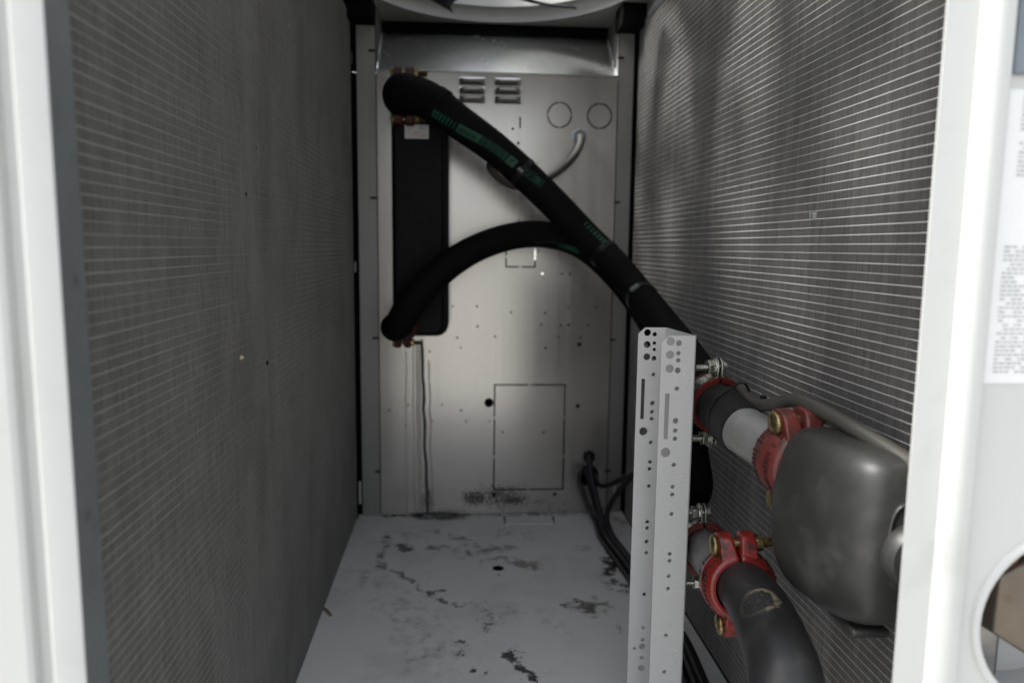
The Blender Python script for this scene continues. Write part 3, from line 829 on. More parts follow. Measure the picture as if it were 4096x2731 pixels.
# ------------------------------------------------------------------ plate heat exchanger
HX = [(-0.1513, 1.7, 1.0163), (-0.0214, 1.7, 0.4573), (-0.0214, 1.79, 0.4464), (-0.1648, 1.79, 0.446)]
hx = thing('heat_exchanger', 'black insulated plate heat exchanger on the rear panel', 'heat exchanger', (HX[0][0], 1.8, HX[1][2]))
hx0, hx1, hz0, hz1 = HX[0][0] + 0.002, HX[1][0], HX[1][2], HX[0][2]
loc = Vector((-HX[0][0], -1.8, -HX[1][2]))
o = MB().prism(rrect(hx0, hz0, hx1, hz1, 0.028), UP, loc, 1.725, 1.798).build('casing', M['black_casing'], hx)
bevel(o, 0.004)
o = MB().prism(rrect(hx0 + 0.008, hz0 + 0.008, hx1 - 0.012, hz1 - 0.004, 0.022), UP, loc, 1.690, 1.726).build('front_cover', M['black_casing'], hx)
bevel(o, 0.004)
LB = [(-0.1166, 1.688, 0.9265), (-0.065, 1.688, 0.8972)]
lab = MB().box((LB[0][0], 1.6882, LB[1][2]), (LB[1][0], 1.6898, LB[0][2])).build('sticker', M['label'], hx)
lab.location = loc
def text_rows(name, x0, x1, zt, zb, y, rows, m, parent, off, seed, fill=0.8, th=0.45):
    rnd = random.Random(seed)
    mb = MB()
    hgt = (zt - zb) / rows
    for r in range(rows):
        x = x0
        lim = x0 + (x1 - x0) * rnd.uniform(fill * 0.6, 1)
        while x < lim:
            w = rnd.uniform(0.3, 1.6) * hgt
            if rnd.random() < 0.85:
                z = zt - r * hgt
                mb.add([(x, y, z - hgt * th), (min(x + w, x1), y, z - hgt * th), (min(x + w, x1), y, z), (x, y, z)], [(0, 1, 2, 3)])
            x += w + hgt * 0.35
    o = mb.build(name, m, parent)
    o.location = off
    o['kind'] = 'stuff'
    return o
lw, lh = LB[1][0] - LB[0][0], LB[0][2] - LB[1][2]
text_rows('print', LB[0][0] + lw * 0.05, LB[0][0] + lw * 0.32, LB[0][2] - lh * 0.06, LB[1][2] + lh * 0.06, 1.6878, 6, M['ink'], hx, loc, 1, 1.0)
text_rows('print', LB[0][0] + lw * 0.6, LB[0][0] + lw * 0.95, LB[0][2] - lh * 0.08, LB[0][2] - lh * 0.42, 1.6878, 2, M['ink'], hx, loc, 2, 0.9)
text_rows('print', LB[0][0] + lw * 0.34, LB[0][0] + lw * 0.95, LB[0][2] - lh * 0.52, LB[1][2] + lh * 0.08, 1.6878, 3, M['ink_red'], hx, loc, 3, 1.0)
for (nx_, nz_) in [(-0.1166, 0.9824), (-0.1228, 0.4869)]:
    c = MB().cyl((nx_, 1.692, nz_), (nx_, 1.655, nz_), 0.022, 20).build('nozzle', M['old_steel'], hx, True)
    c.location = loc

# ------------------------------------------------------------------ grooved couplings and clamps
def frame(a, b):
    a = Vector(a).normalized()
    b = (Vector(b) - a * Vector(b).dot(a)).normalized()
    return a, b, a.cross(b)

def coupling(label, p, a, b, R, m, scale=1.0, group='red grooved pipe couplings', nut=True):
    """a: pipe axis, b: bolt direction; two half housings bolted on both sides"""
    a, b, c = frame(a, b)
    if c.z < 0: c = -c
    t = thing('pipe_coupling', label, 'coupling', tuple(p), group)
    W = 0.023 * scale
    Ro = R + 0.011 * scale
    off = R + 0.0155 * scale
    for s in (1, -1):
        mb = MB()
        prof = [(-W, R + 0.001), (-W, Ro - 0.005 * scale), (-W * 0.75, Ro - 0.001 * scale), (-W * 0.3, Ro), (-W * 0.18, Ro + 0.0016 * scale), (W * 0.18, Ro + 0.0016 * scale), (W * 0.3, Ro), (W * 0.75, Ro - 0.001 * scale), (W, Ro - 0.005 * scale), (W, R + 0.001)]
        cc = a.cross(b)
        mb.lathe((0, 0, 0), a, prof, 22, b, (-pi / 2 + 0.03) if s > 0 else (pi / 2 + 0.03), (pi / 2 - 0.03) if s > 0 else (3 * pi / 2 - 0.03))
        for q in (1, -1):
            # bolt lug: rounded pad rising from the ring
            poly = []
            wl = 0.0165 * scale
            zt = off + 0.0135 * scale
            base = R + 0.002
            for (x, z) in ((-W * 0.95, base), (W * 0.95, base), (wl, off + 0.004 * scale), (wl * 0.75, zt - 0.003 * scale), (wl * 0.3, zt), (-wl * 0.3, zt), (-wl * 0.75, zt - 0.003 * scale), (-wl, off + 0.004 * scale)):
                poly.append((x, z * 1.0))
            mb.prism(poly, (a, c * q, b * s), (0, 0, 0), 0.0008, 0.0205 * scale)
            for k in range(len(mb.v) - 16, len(mb.v) - 8):
                w = Vector(mb.v[k])
                up_ = w.dot(c * q)
                if up_ > off + 0.003:
                    mb.v[k] = tuple(w + b * s * 0.0034 * scale)
        o = mb.build('housing', m, t)
        bevel(o, 0.0022 * scale, 2, 35)
        # cast lettering and ribs on the housing
        lt = MB()
        rnd = random.Random(5 + s)
        for k in range(15):
            w0 = (pi if s < 0 else 0) + (-0.95 + k * 0.13)
            for row in (-0.5, 0.5):
                if rnd.random() < 0.8:
                    d = b * cos(w0) + a.cross(b) * sin(w0)
                    e = -b * sin(w0) + a.cross(b) * cos(w0)
                    lt.obox(a * W * row + d * (Ro + 0.0002), (a, e, d), (W * 0.2 * rnd.uniform(0.6, 1), Ro * 0.038 * rnd.uniform(0.5, 1), 0.0006))
        lt.build('cast_lettering', M['red_grime'], o)
    for q in (1, -1):
        # oval-neck bolt with flat round head on the -b side, nut on the +b side
        o = c * q * off
        hd = MB().lathe(o - b * 0.0206 * scale, -b, [(0, 0.011 * scale), (0.0025 * scale, 0.0125 * scale), (0.0045 * scale, 0.0118 * scale), (0.0062 * scale, 0.0085 * scale), (0.0068 * scale, 0.0)], 26, c).build('bolt', M['zinc_yellow'], t, True, 50)
        sh = MB().cyl(o - b * 0.0206 * scale, o + b * 0.0206 * scale, 0.0058 * scale, 14)
        L = 0.047 * scale
        prof, z = [], 0.0206 * scale
        while z < L:
            prof += [(z, 0.0057 * scale), (z + 0.0005 * scale, 0.0050 * scale), (z + 0.001 * scale, 0.0057 * scale)]
            z += 0.001 * scale
        prof += [(L, 0.0057 * scale), (L + 0.001, 0.0045 * scale)]
        sh.lathe(o, b, prof, 14, c)
        sh.build('shank', M['zinc_yellow'], hd, True, 60)
        if nut:
            bevel(MB().lathe(o + b * 0.0208 * scale, b, [(0, 0.0098 * scale), (0.0095 * scale, 0.0098 * scale)], 6, c).build('nut', M['zinc_yellow'], hd), 0.0008)
    return t

def pipe_clamp(label, p, a, b, R, group='red-lined pipe clamps'):
    """split steel band over red rubber; ears and bolts at top and bottom, bolts along b"""
    a, b, c = frame(a, b)
    if c.z < 0: c = -c
    t = thing('pipe_clamp', label, 'clamp', tuple(p), group)
    cc = a.cross(b)
    for s in (1, -1):
        lo, hi = ((-pi / 2 + 0.07), (pi / 2 - 0.07)) if s > 0 else ((pi / 2 + 0.07), (3 * pi / 2 - 0.07))
        MB().lathe((0, 0, 0), a, [(-0.015, R), (-0.0155, R + 0.0062), (-0.0105, R + 0.0068), (-0.0105, R + 0.003), (0.0105, R + 0.003), (0.0105, R + 0.0068), (0.0155, R + 0.0062), (0.015, R)], 26, b, lo, hi).build('rubber_lining', M['red_rubber'], t, True, 40)
        MB().lathe((0, 0, 0), a, [(-0.0098, R + 0.0034), (-0.0098, R + 0.0058), (0.0098, R + 0.0058), (0.0098, R + 0.0034)], 26, b, lo, hi).build('band', M['zinc_bolt'], t, True, 40)
    for q in (1, -1):
        for s in (1, -1):
            # ear: plate standing up beside the split, rounded top, flared foot
            e = MB()
            poly = [(-0.0110, R + 0.004), (0.0110, R + 0.004), (0.0110, R + 0.021), (0.008, R + 0.0275), (0.0, R + 0.0305), (-0.008, R + 0.0275), (-0.0110, R + 0.021)]
            e.prism(poly, (a, c * q, b * s), (0, 0, 0), 0.0016, 0.0038)
            e.obox(c * q * (R + 0.0048) + b * s * 0.0068, (a, (c * q * -0.45 + b * s).normalized(), (c * q + b * s * 0.45).normalized()), (0.0100, 0.0052, 0.0011))
            bevel(e.build('ear', M['zinc_bolt'], t), 0.0006)
        o = c * q * (R + 0.0175)
        sh = MB()
        prof, z = [(-0.030, 0.0030)], -0.0295
        while z < 0.004:
            prof += [(z, 0.0040), (z + 0.0006, 0.0034)]
            z += 0.0012
        prof += [(0.006, 0.004), (0.006, 0.0075), (0.0105, 0.0075), (0.012, 0.004), (0.012, 0.0)]
        sh.lathe(o, b, prof, 14, c)
        bo = sh.build('bolt', M['zinc_bolt'], t, True, 50)
        nu = MB().lathe(o - b * 0.0042, -b, [(0, 0.0118), (0.0020, 0.0112)], 20, c)
        nu.lathe(o - b * 0.0062, -b, [(0, 0.0096), (0.0078, 0.0096)], 6, c)
        bevel(nu.build('flange_nut', M['zinc_bolt'], bo), 0.0006)
    return t

# upper run: hose from the exchanger, clamp, steel stub, coupling, rubber-cased body
UC, US, UK = Vector((0.3318, 0.93, 0.4668)), Vector((0.3301, 0.82, 0.4569)), Vector((0.3526, 0.738, 0.4462))
ua = (UK - UC).normalized()
RP = 0.0285
st = MB().cyl(US - ua * 0.002, UK + ua * 0.02, 0.0278, 40).build('steel_stub', M['steel'], None, True)
tag(st, 'bright galvanised pipe stub between the upper insulated pipe and upper coupling', 'pipe')
pipe_clamp('upper red-lined pipe clamp beside the top of the white post', UC, ua, (1, 0.05, 0), 0.0305)
coupling('upper dusty red pipe coupling, half hidden by the grey cable and rubber body', UK, ua, (1, 0.12, 0.10), RP, M['red'])

# lower run
LC, LK, LE = Vector((0.3244, 0.925, 0.273)), Vector((0.3132, 0.775, 0.2938)), Vector((0.3043, 0.745, 0.2982))
la = (LE - LC).normalized()
st = MB().cyl(LC + (LC - LK) * 0.45, LK, 0.0275, 40).build('steel_stub', M['old_steel'], None, True)
tag(st, 'dull rust-marked steel pipe stub running into the lower coupling', 'pipe')
pipe_clamp('lower red-lined pipe clamp beside the white post', LC, la, (1, 0.05, 0.02), 0.0285)
coupling('lower glossy red pipe coupling with its long yellow bolt and nut showing', LK, la, (1, 0.06, 0.06), RP, M['red_bright'])

# lower rubber elbow: thick moulded sleeve curving towards the viewer and down
le = Path([LK + la * 0.012, Vector((0.3115, 0.747, 0.2989)), Vector((0.3063, 0.695, 0.3024)), Vector((0.2983, 0.64, 0.2966)), Vector((0.287, 0.59, 0.2868)), Vector((0.2857, 0.57, 0.213))], [0.0280, 0.0290, 0.0305, 0.0318, 0.0322, 0.0322], 10)
n = N('scuffed_black_rubber')
px, py, pz = n.xyz()
SC = (0.2901, 0.665, 0.3257)
dd = n.new("ShaderNodeVectorMath", operation='DISTANCE')
n.t.links.new(n.geo, dd.inputs[0])
dd.inputs[1].default_value = SC
ds = n.math('MULTIPLY_ADD', n.math('SUBTRACT', n.noise(90, 5, 0.6), 0.5), 0.008, dd.outputs['Value'])
ringm = n.math('MULTIPLY', n.ramp(ds, 0.014, 0.017), n.ramp(ds, 0.018, 0.022, 1, 0))
side = n.ramp(n.math('ADD', n.math('SUBTRACT', px, SC[0]), n.math('SUBTRACT', pz, SC[2])), -0.012, 0.012, 0.15, 1)
chip = n.math('MULTIPLY', n.math('MULTIPLY', ringm, side), n.ramp(n.noise(240, 4, 0.7), 0.36, 0.56))
chalk = n.math('MULTIPLY', n.ramp(ds, 0.02, 0.005), n.ramp(n.noise(320, 6, 0.75), 0.55, 0.62))
scr = n.ramp(n.noise(60, 8, 0.75, n.scaled((1, 1, 3))), 0.58, 0.70, 0, 0.5)
c = n.mix(n.noise(20, 4), (0.012, 0.0125, 0.0135), (0.026, 0.026, 0.026))
c = n.mix(scr, c, (0.11, 0.10, 0.085))
c = n.mix(chip, c, (0.23, 0.19, 0.12))
c = n.mix(n.math('MULTIPLY', chalk, 0.7), c, (0.26, 0.25, 0.22))
n.bump(n.math('SUBTRACT', n.noise(180, 4), n.math('MULTIPLY', ringm, 2.0)), 0.25, 0.0012)
M['rubber_scuffed'] = n.out(c, n.math('MULTIPLY_ADD', n.noise(35, 5), 0.3, 0.3), 0.0)
tag(le.tube('rubber_elbow', M['rubber_scuffed'], None, 40), 'scuffed black rubber elbow curving down from the lower coupling', 'elbow')

# upper rubber-cased body (fat rounded housing)
rb = thing('rubber_housing', 'large dusty dark grey rubber-cased housing joined to the upper coupling', 'housing', (0.35, 0.64, 0.40))
BC = [(0.3155, 0.7, 0.4017), (0.3539, 0.685, 0.4922), (0.3493, 0.66, 0.3055), (0.3438, 0.585, 0.4359), (0.3644, 0.6, 0.3519)]
secs = [  # y, centre x, centre z, half width, half height
    (0.7250, 0.360, 0.428, 0.026, 0.046),
    (0.7245, 0.363, 0.414, 0.037, 0.068),
    (0.7210, 0.365, 0.407, 0.043, 0.080),
    (0.7100, 0.366, 0.404, 0.0460, 0.0845),
    (0.6920, 0.367, 0.404, 0.0460, 0.0855),
    (0.655, 0.370, 0.404, 0.0435, 0.085),
    (0.625, 0.375, 0.406, 0.0400, 0.083),
    (0.607, 0.379, 0.408, 0.0355, 0.078),
    (0.596, 0.382, 0.410, 0.0300, 0.069),
    (0.591, 0.384, 0.411, 0.0230, 0.056),
    (0.590, 0.385, 0.412, 0.0140, 0.036),
]
vs, fs = [], []
nn = 40
for (y, cx, cz, hw, hh) in secs:
    for k in range(nn):
        w = 2 * pi * k / nn
        e = 0.72
        sx = (abs(cos(w)) ** e) * (1 if cos(w) >= 0 else -1)
        sz = (abs(sin(w)) ** e) * (1 if sin(w) >= 0 else -1)
        vs.append((cx + hw * sx - 0.35, y - 0.64, cz + hh * sz - 0.40))
for i in range(len(secs) - 1):
    for k in range(nn):
        fs.append((i * nn + k, i * nn + (k + 1) % nn, (i + 1) * nn + (k + 1) % nn, (i + 1) * nn + k))
fs.append(tuple(range(nn)))
fs.append(tuple(reversed([(len(secs) - 1) * nn + k for k in range(nn)])))
o = mesh_obj('casing', vs, fs, M['rubber'], rb, True)
sm = o.modifiers.new('smooth', 'SUBSURF')
sm.levels = sm.render_levels = 2
o = MB().lathe((0.043, -0.046, 0.004), (0, -1, 0), [(0, 0.026), (0.004, 0.030), (0.012, 0.030), (0.018, 0.026), (0.018, 0.0)], 36).build('end_boss', M['rubber'], rb, True, 50)
o = MB().obox((0.026, 0.000, -0.0815), AX, (0.018, 0.026, 0.0040)).build('bottom_seam', M['rubber'], rb)
bevel(o, 0.003)

# ------------------------------------------------------------------ insulated hoses
def px_r(d, y): return d / 2 * y / 1714.0
UH = [(-0.1189, 1.665, 0.981), (-0.1115, 1.625, 0.9779), (-0.0605, 1.592, 0.9598), (0.0065, 1.575, 0.9125), (0.0869, 1.565, 0.8546), (0.1769, 1.555, 0.7737), (0.2654, 1.53, 0.683), (0.3127, 1.49, 0.6337), (0.3462, 1.43, 0.5823), (0.3602, 1.25, 0.5243), (0.3432, 1.06, 0.4943)]
ur = [0.043, 0.0425, 0.038, 0.0345, 0.032, 0.0315, 0.0305, 0.0295, 0.0295, 0.0285, 0.0285]
hose_u = Path(UH + [tuple(UC + (UC - US) * 0.25), tuple(UC), tuple(US)], ur + [0.0295, 0.0295, 0.0295], 10)
hu = thing('insulated_pipe', 'upper thick black insulated pipe with green print, slanting down from the exchanger top', 'pipe', (0, 0, 0), 'black insulated pipes')
hose_u.tube('sleeve', M['black_foam'], hu, 32)
# visible thinner length past the clamp is a lighter, mottled black
seg = Path([tuple(UC + (US - UC) * 0.05), tuple(UC + (US - UC) * 0.5), tuple(US + (US - UC) * 0.01)], [0.0298, 0.0298, 0.0298], 8)
seg.tube('end_sleeve', M['black_pipe'], hu, 36)
for a, wd in (((0.1312, 1.53, 0.8203), 0.011), ((0.2975, 1.5, 0.6625), 0.013), ((0.3453, 1.4, 0.5938), 0.014)):
    l = hose_u.near(a)
    st = hose_u.band('strap', l, wd, 0.0014, M['black_plastic'], hu)
o = hose_u.band('sleeve_joint', hose_u.near((-0.0382, 1.59, 0.9531)), 0.02, 0.0025, M['black_foam'], hu)
# green print follows the sleeve
pr = MB()
def print_on(path, mb, pts_l, pts_w, wid):
    pass
SUA = [(hose_u.near(q), hose_u.angle(q)) for q in [(-0.0629, 1.56, 0.9379), (-0.0062, 1.545, 0.9027), (0.0206, 1.54, 0.8881), (0.0771, 1.535, 0.8572), (0.1125, 1.535, 0.8302), (0.1532, 1.53, 0.8026), (0.2593, 1.5, 0.7193), (0.3032, 1.47, 0.6797)]]
def ang(l):
    for i in range(len(SUA) - 1):
        if l <= SUA[i + 1][0] or i == len(SUA) - 2:
            k = (l - SUA[i][0]) / max(1e-6, SUA[i + 1][0] - SUA[i][0])
            return SUA[i][1] + (SUA[i + 1][1] - SUA[i][1]) * k
HWP = 0.24
def P_(l0, l1, w0, w1, mb, off=0.0004):
    hose_u.patch(mb, l0, l1, ang(l0) + w0, ang(l0) + w1, off, 3, 4, ang(l1) + w0, ang(l1) + w1)
l0, l1 = SUA[0][0], SUA[1][0]
for k in range(9):
    wd = 0.0078 - 0.0007 * k
    a = l0 + (l1 - l0) * k / 8.5
    P_(a, a + wd, -HWP, HWP, pr)
b0, b1, b2, b3 = SUA[1][0] + 0.004, SUA[2][0] + (SUA[2][0] - SUA[1][0]) * 0.92, SUA[4][0] - 0.014, SUA[4][0] + 0.006
for k in range(4):
    P_(b0 + (b1 - b0) * k / 4, b0 + (b1 - b0) * (k + 1) / 4, -HWP * 1.15, HWP * 1.15, pr)
P_(b2, b3, -HWP * 1.2, HWP * 1.2, pr)
for k in range(5):
    a, b = b1 + 0.001 + (b2 - b1 - 0.002) * k / 5, b1 + 0.001 + (b2 - b1 - 0.002) * (k + 1) / 5
    for r in range(8):
        w = -HWP * 1.15 + r * HWP * 2.3 / 7.4
        edge = r in (0, 7)
        P_(a, b - (0 if edge else 0.0012), w, w + (0.022 if edge else 0.034), pr)
c0, c1 = SUA[5][0] - 0.028, SUA[5][0] + 0.024
cm = c0 + (c1 - c0) * 0.55
for w in (-HWP * 1.1, HWP * 1.1 - 0.03):
    P_(c0, cm, w, w + 0.03, pr)
    P_(cm, c1, w, w + 0.03, pr)
for a in (c0, cm, c1 - 0.0011):
    P_(a, a + 0.0011, -HWP * 1.1, HWP * 1.1, pr)
for r in range(4):
    P_(cm + 0.004, c1 - 0.005, -HWP * 0.8 + r * 0.1, -HWP * 0.8 + r * 0.1 + 0.05, pr)
e0, e1 = SUA[6][0], SUA[7][0]
for k in range(8):
    a = e0 + (e1 - e0) * k / 8
    P_(a, a + 0.003 + 0.0006 * k, -HWP * 0.9, HWP * 0.9, pr)
pr.build('green_print', M['green'], hu)['kind'] = 'stuff'
# lettering: upside-down HOT in its box, illegible bold word on the green bar
def glyphs(path, mb, word, l0, l1, w_lo, w_hi, flip, off):
    G = {'H': [((0, 0), (0, 1)), ((1, 0), (1, 1)), ((0, .5), (1, .5))], 'O': [((0, 0), (0, 1)), ((1, 0), (1, 1)), ((0, 0), (1, 0)), ((0, 1), (1, 1))], 'T': [((0, 1), (1, 1)), ((.5, 0), (.5, 1))]}
    n = len(word)
    cell = (l1 - l0) / n
    for i, ch in enumerate(word):
        for (p, q) in G[ch]:
            th = 0.16
            for (x0, y0, x1, y1) in [(min(p[0], q[0]) - th / 2, min(p[1], q[1]) - th / 2, max(p[0], q[0]) + th / 2, max(p[1], q[1]) + th / 2)]:
                def mp(x, y):
                    L = (i + 0.14 + 0.66 * x) / n
                    if flip:
                        return l1 - (l1 - l0) * L, w_hi - (w_hi - w_lo) * y
                    return l0 + (l1 - l0) * L, w_lo + (w_hi - w_lo) * y
                a, b = mp(x0, y0), mp(x1, y1)
                la, lb = sorted((a[0], b[0]))
                wa, wb = sorted((a[1], b[1]))
                path.patch(mb, la, lb, ang(la) + wa, ang(la) + wb, off, 2, 2, ang(lb) + wa, ang(lb) + wb)
lt = MB()
glyphs(hose_u, lt, 'HOT', c0 + 0.004, cm - 0.004, -HWP * 0.55, HWP * 0.55, True, 0.0004)
lt.build('lettering', M['green'], hu)
wd = MB()
rnd = random.Random(3)
a = b0 + 0.006
while a < b1 - 0.008:
    w = rnd.uniform(0.0022, 0.0045)
    P_(a, a + w, -HWP * 0.5, HWP * 0.5, wd, 0.0008)
    a += w + 0.0014
P_(b2 + 0.005, b3 - 0.005, -HWP * 0.6, -HWP * 0.1, wd, 0.0008)
P_(b2 + 0.006, b3 - 0.008, HWP * 0.15, HWP * 0.7, wd, 0.0008)
wd.build('bar_print', M['print_black'], hu)
p, t_, n_, r_ = hose_u.at(hose_u.near((0.1249, 1.535, 0.8185)))
bk = (0.1237, 1.52, 0.8165)
MB().obox(bk, (t_, n_, t_.cross(n_)), (0.006, 0.002, 0.004)).build('buckle', M['steel_grey'], hu)
bk = (0.3315, 1.385, 0.5907)
p, t_, n_, r_ = hose_u.at(hose_u.near(bk))
MB().obox(bk, (t_, (Vector(bk) - p).normalized(), t_.cross((Vector(bk) - p).normalized())), (0.006, 0.0022, 0.009)).build('buckle', M['steel_grey'], hu)

LH = [(-0.1407, 1.655, 0.4848), (-0.1251, 1.615, 0.4986), (-0.0944, 1.605, 0.5484), (-0.0387, 1.6, 0.6094), (0.0351, 1.6, 0.6589), (0.1183, 1.6, 0.6874), (0.1975, 1.6, 0.6902), (0.266, 1.585, 0.667), (0.3216, 1.53, 0.615), (0.3634, 1.45, 0.5495), (0.3702, 1.28, 0.4862), (0.3588, 1.14, 0.4255), (0.3474, 1.06, 0.363), (0.344, 1.03, 0.3127)]
lr = [0.031, 0.031, 0.033, 0.031, 0.029, 0.0285, 0.0285, 0.0285, 0.0285, 0.0285, 0.0285, 0.0270, 0.0250, 0.0250]
hose_l = Path(LH + [tuple(LC + (LC - LK) * 1.25 + Vector((-0.004, 0, 0.025))), tuple(LC + (LC - LK) * 0.5)], lr + [0.0275, 0.0275], 10)
hl = thing('insulated_pipe', 'lower thick black insulated pipe arching from the exchanger foot and passing under the upper one', 'pipe', (0, 0, 0), 'black insulated pipes')
hose_l.tube('sleeve', M['black_foam'], hl, 32)
pr = MB()
LA = [(hose_l.near(q), hose_l.angle(q)) for q in [(0.1579, 1.585, 0.6705), (0.2143, 1.58, 0.6711), (0.2558, 1.57, 0.6604)]]
for k in range(9):
    q = k / 8
    l = LA[1][0] + (LA[2][0] - LA[1][0]) * q
    w = LA[1][1] + (LA[2][1] - LA[1][1]) * q
    hose_l.patch(pr, l, l + 0.0022 + 0.0008 * k, w - 0.2, w + 0.2, 0.0004, 2, 3)
hose_l.patch(pr, LA[0][0], LA[1][0] - 0.004, LA[0][1] - 0.24, LA[0][1] - 0.2, 0.0004, 6, 1, LA[1][1] - 0.24, LA[1][1] - 0.2)
pr.build('green_print', M['green'], hl)['kind'] = 'stuff'

# couplings at the exchanger ports
coupling('small dark red coupling above the upper hose end at the exchanger top', (-0.1166, 1.672, 0.9824), (0.0, -1, 0.0), (1, 0, 0), 0.031, M['red_dark'], 1.05)
coupling('small dark red coupling under the lower hose end at the exchanger foot', (-0.1228, 1.672, 0.4869), (0.0, -1, 0.0), (1, 0, 0), 0.0245, M['red_dark'], 0.85)

# ------------------------------------------------------------------ cables
gc = Path([(GL1[0], YB + 0.01, GL1[1])] + [(0.288, 1.785, 0.9204), (0.2835, 1.765, 0.9038), (0.2692, 1.74, 0.8777), (0.2458, 1.725, 0.8516), (0.2137, 1.71, 0.8271), (0.1794, 1.7, 0.8079), (0.1463, 1.7, 0.7984), (0.1124, 1.69, 0.803), (0.0834, 1.68, 0.8205), (0.0695, 1.67, 0.8395), (0.0773, 1.65, 0.8489)][0:11], [0.0085] * 12, 8)
tag(gc.tube('signal_cable', M['cable_grey'], None, 14), 'grey cable leaving the upper rear gland and looping behind the upper pipe', 'cable')
mc = Path([(0.3687, 0.96, 0.488), (0.3566, 0.9, 0.4867), (0.35, 0.855, 0.4853), (0.3478, 0.82, 0.4871), (0.3503, 0.79, 0.4947), (0.3582, 0.765, 0.5044), (0.3631, 0.735, 0.5063), (0.3744, 0.69, 0.4994), (0.3869, 0.64, 0.4886), (0.3944, 0.61, 0.4813), (0.3966, 0.59, 0.4768)], [0.0068, 0.0068, 0.0068, 0.007, 0.0072, 0.0074, 0.0076, 0.0078, 0.0078, 0.0078, 0.0078], 8)
tag(mc.tube('sensor_cable', M['cable_grey'], None, 18), 'grey cable running over the upper coupling along the right coil', 'cable')
ct = thing('cable_tie', 'thin black cable tie round the upper pipe and grey cable', 'cable tie', tuple(UC + (US - UC) * 0.55))
tp = UC + (US - UC) * 0.55
cpt = Vector((0.3512, 0.852, 0.4859))
ring = []
ta, tb, tcx = frame(ua + Vector((0.25, 0, 0.15)), cpt - tp)
for k in range(33):
    w = 2 * pi * k / 32
    d = tb * cos(w) + tcx * sin(w)
    ring.append(d * (0.0318 + 0.0135 * max(0, cos(w)) ** 10))
vs, fs = [], []
for i, d in enumerate(ring):
    dn = d.normalized()
    vs += [d - ta * 0.0016, d + dn * 0.0012 - ta * 0.0016, d + dn * 0.0012 + ta * 0.0016, d + ta * 0.0016]
for i in range(32):
    for k in range(4):
        fs.append((i * 4 + k, i * 4 + (k + 1) % 4, (i + 1) * 4 + (k + 1) % 4, (i + 1) * 4 + k))
mesh_obj('strap', vs, fs, M['black_plastic'], ct, True, 40)
hd = Vector((0.3541, 0.83, 0.4925)) - tp
bevel(MB().obox(hd, (tb, ta, tcx), (0.004, 0.003, 0.0025)).build('lock_head', M['black_plastic'], ct), 0.0006)

def fpts(L, z): return [(x, y, z) for (x, y) in L]
FLB = [(0.3429, 1.6311, 0.012), (0.3476, 1.548, 0.012), (0.3561, 1.4557, 0.012), (0.3669, 1.3069, 0.012), (0.3723, 1.1578, 0.012), (0.3636, 1.032, 0.012), (0.356, 0.9385, 0.012)]
def off(L, dx, dz): return [(x + dx, y, z + dz) for (x, y, z) in L]
c1 = Path([(GL2[0], YB + 0.01, GL2[1])] + [(0.3268, 1.79, 0.1481), (0.3253, 1.765, 0.131), (0.3267, 1.74, 0.1026), (0.3334, 1.71, 0.0647), (0.3394, 1.68, 0.0328)] + off(FLB, -0.004, 0.0), [0.0075] * 13, 8)
c2 = Path([(GROM[0] - 0.012, YB + 0.012, GROM[1] + 0.008)] + [(0.3063, 1.775, 0.1185), (0.2974, 1.755, 0.1029), (0.3022, 1.745, 0.0795), (0.3134, 1.73, 0.046), (0.3305, 1.71, 0.0146)] + off(FLB, -0.017, -0.004)[0:7], [0.0058] * 13, 8)
c3 = Path([(GROM[0] + 0.012, YB + 0.012, GROM[1] + 0.004)] + [(0.3402, 1.775, 0.1034), (0.3454, 1.75, 0.0895), (0.3606, 1.72, 0.0974), (0.3792, 1.68, 0.1231), (0.3963, 1.63, 0.154), (0.401, 1.58, 0.1792)], [0.0062] * 7, 8)
c4 = Path([(0.3959, 1.56, 0.1854), (0.3864, 1.58, 0.1652), (0.3684, 1.61, 0.1254), (0.3517, 1.63, 0.0854), (0.3441, 1.64, 0.0476)] + off(FLB, 0.011, 0.001), [0.0066] * 12, 8)
c5 = Path([(GROM[0] - 0.002, YB + 0.012, GROM[1] - 0.002)] + [(0.3147, 1.775, 0.116), (0.3194, 1.76, 0.1096), (0.3245, 1.745, 0.0841), (0.3314, 1.72, 0.054), (0.3393, 1.69, 0.0243)] + off(FLB, 0.004, 0.008), [0.0058] * 13, 8)
for c, lb in ((c1, 'black cable dropping from the lower rear gland to the floor'), (c2, 'black cable curving from the left of the round grommet down to the floor'), (c3, 'black cable swinging right from the grommet behind the white post'), (c4, 'black cable rising from the floor bundle to the right, behind the white post'), (c5, 'black cable hanging from the middle of the grommet into the floor bundle')):
    tag(c.tube('power_cable', M['cable_black'], None, 12), lb, 'cable', 'black cables at the rear right')
lt = MB().obox((GROM[0] - 0.004, YB - 0.008, GROM[1] + 0.012), AX, (0.002, 0.002, 0.005)).build('marker', M['paleleaf'], bp)

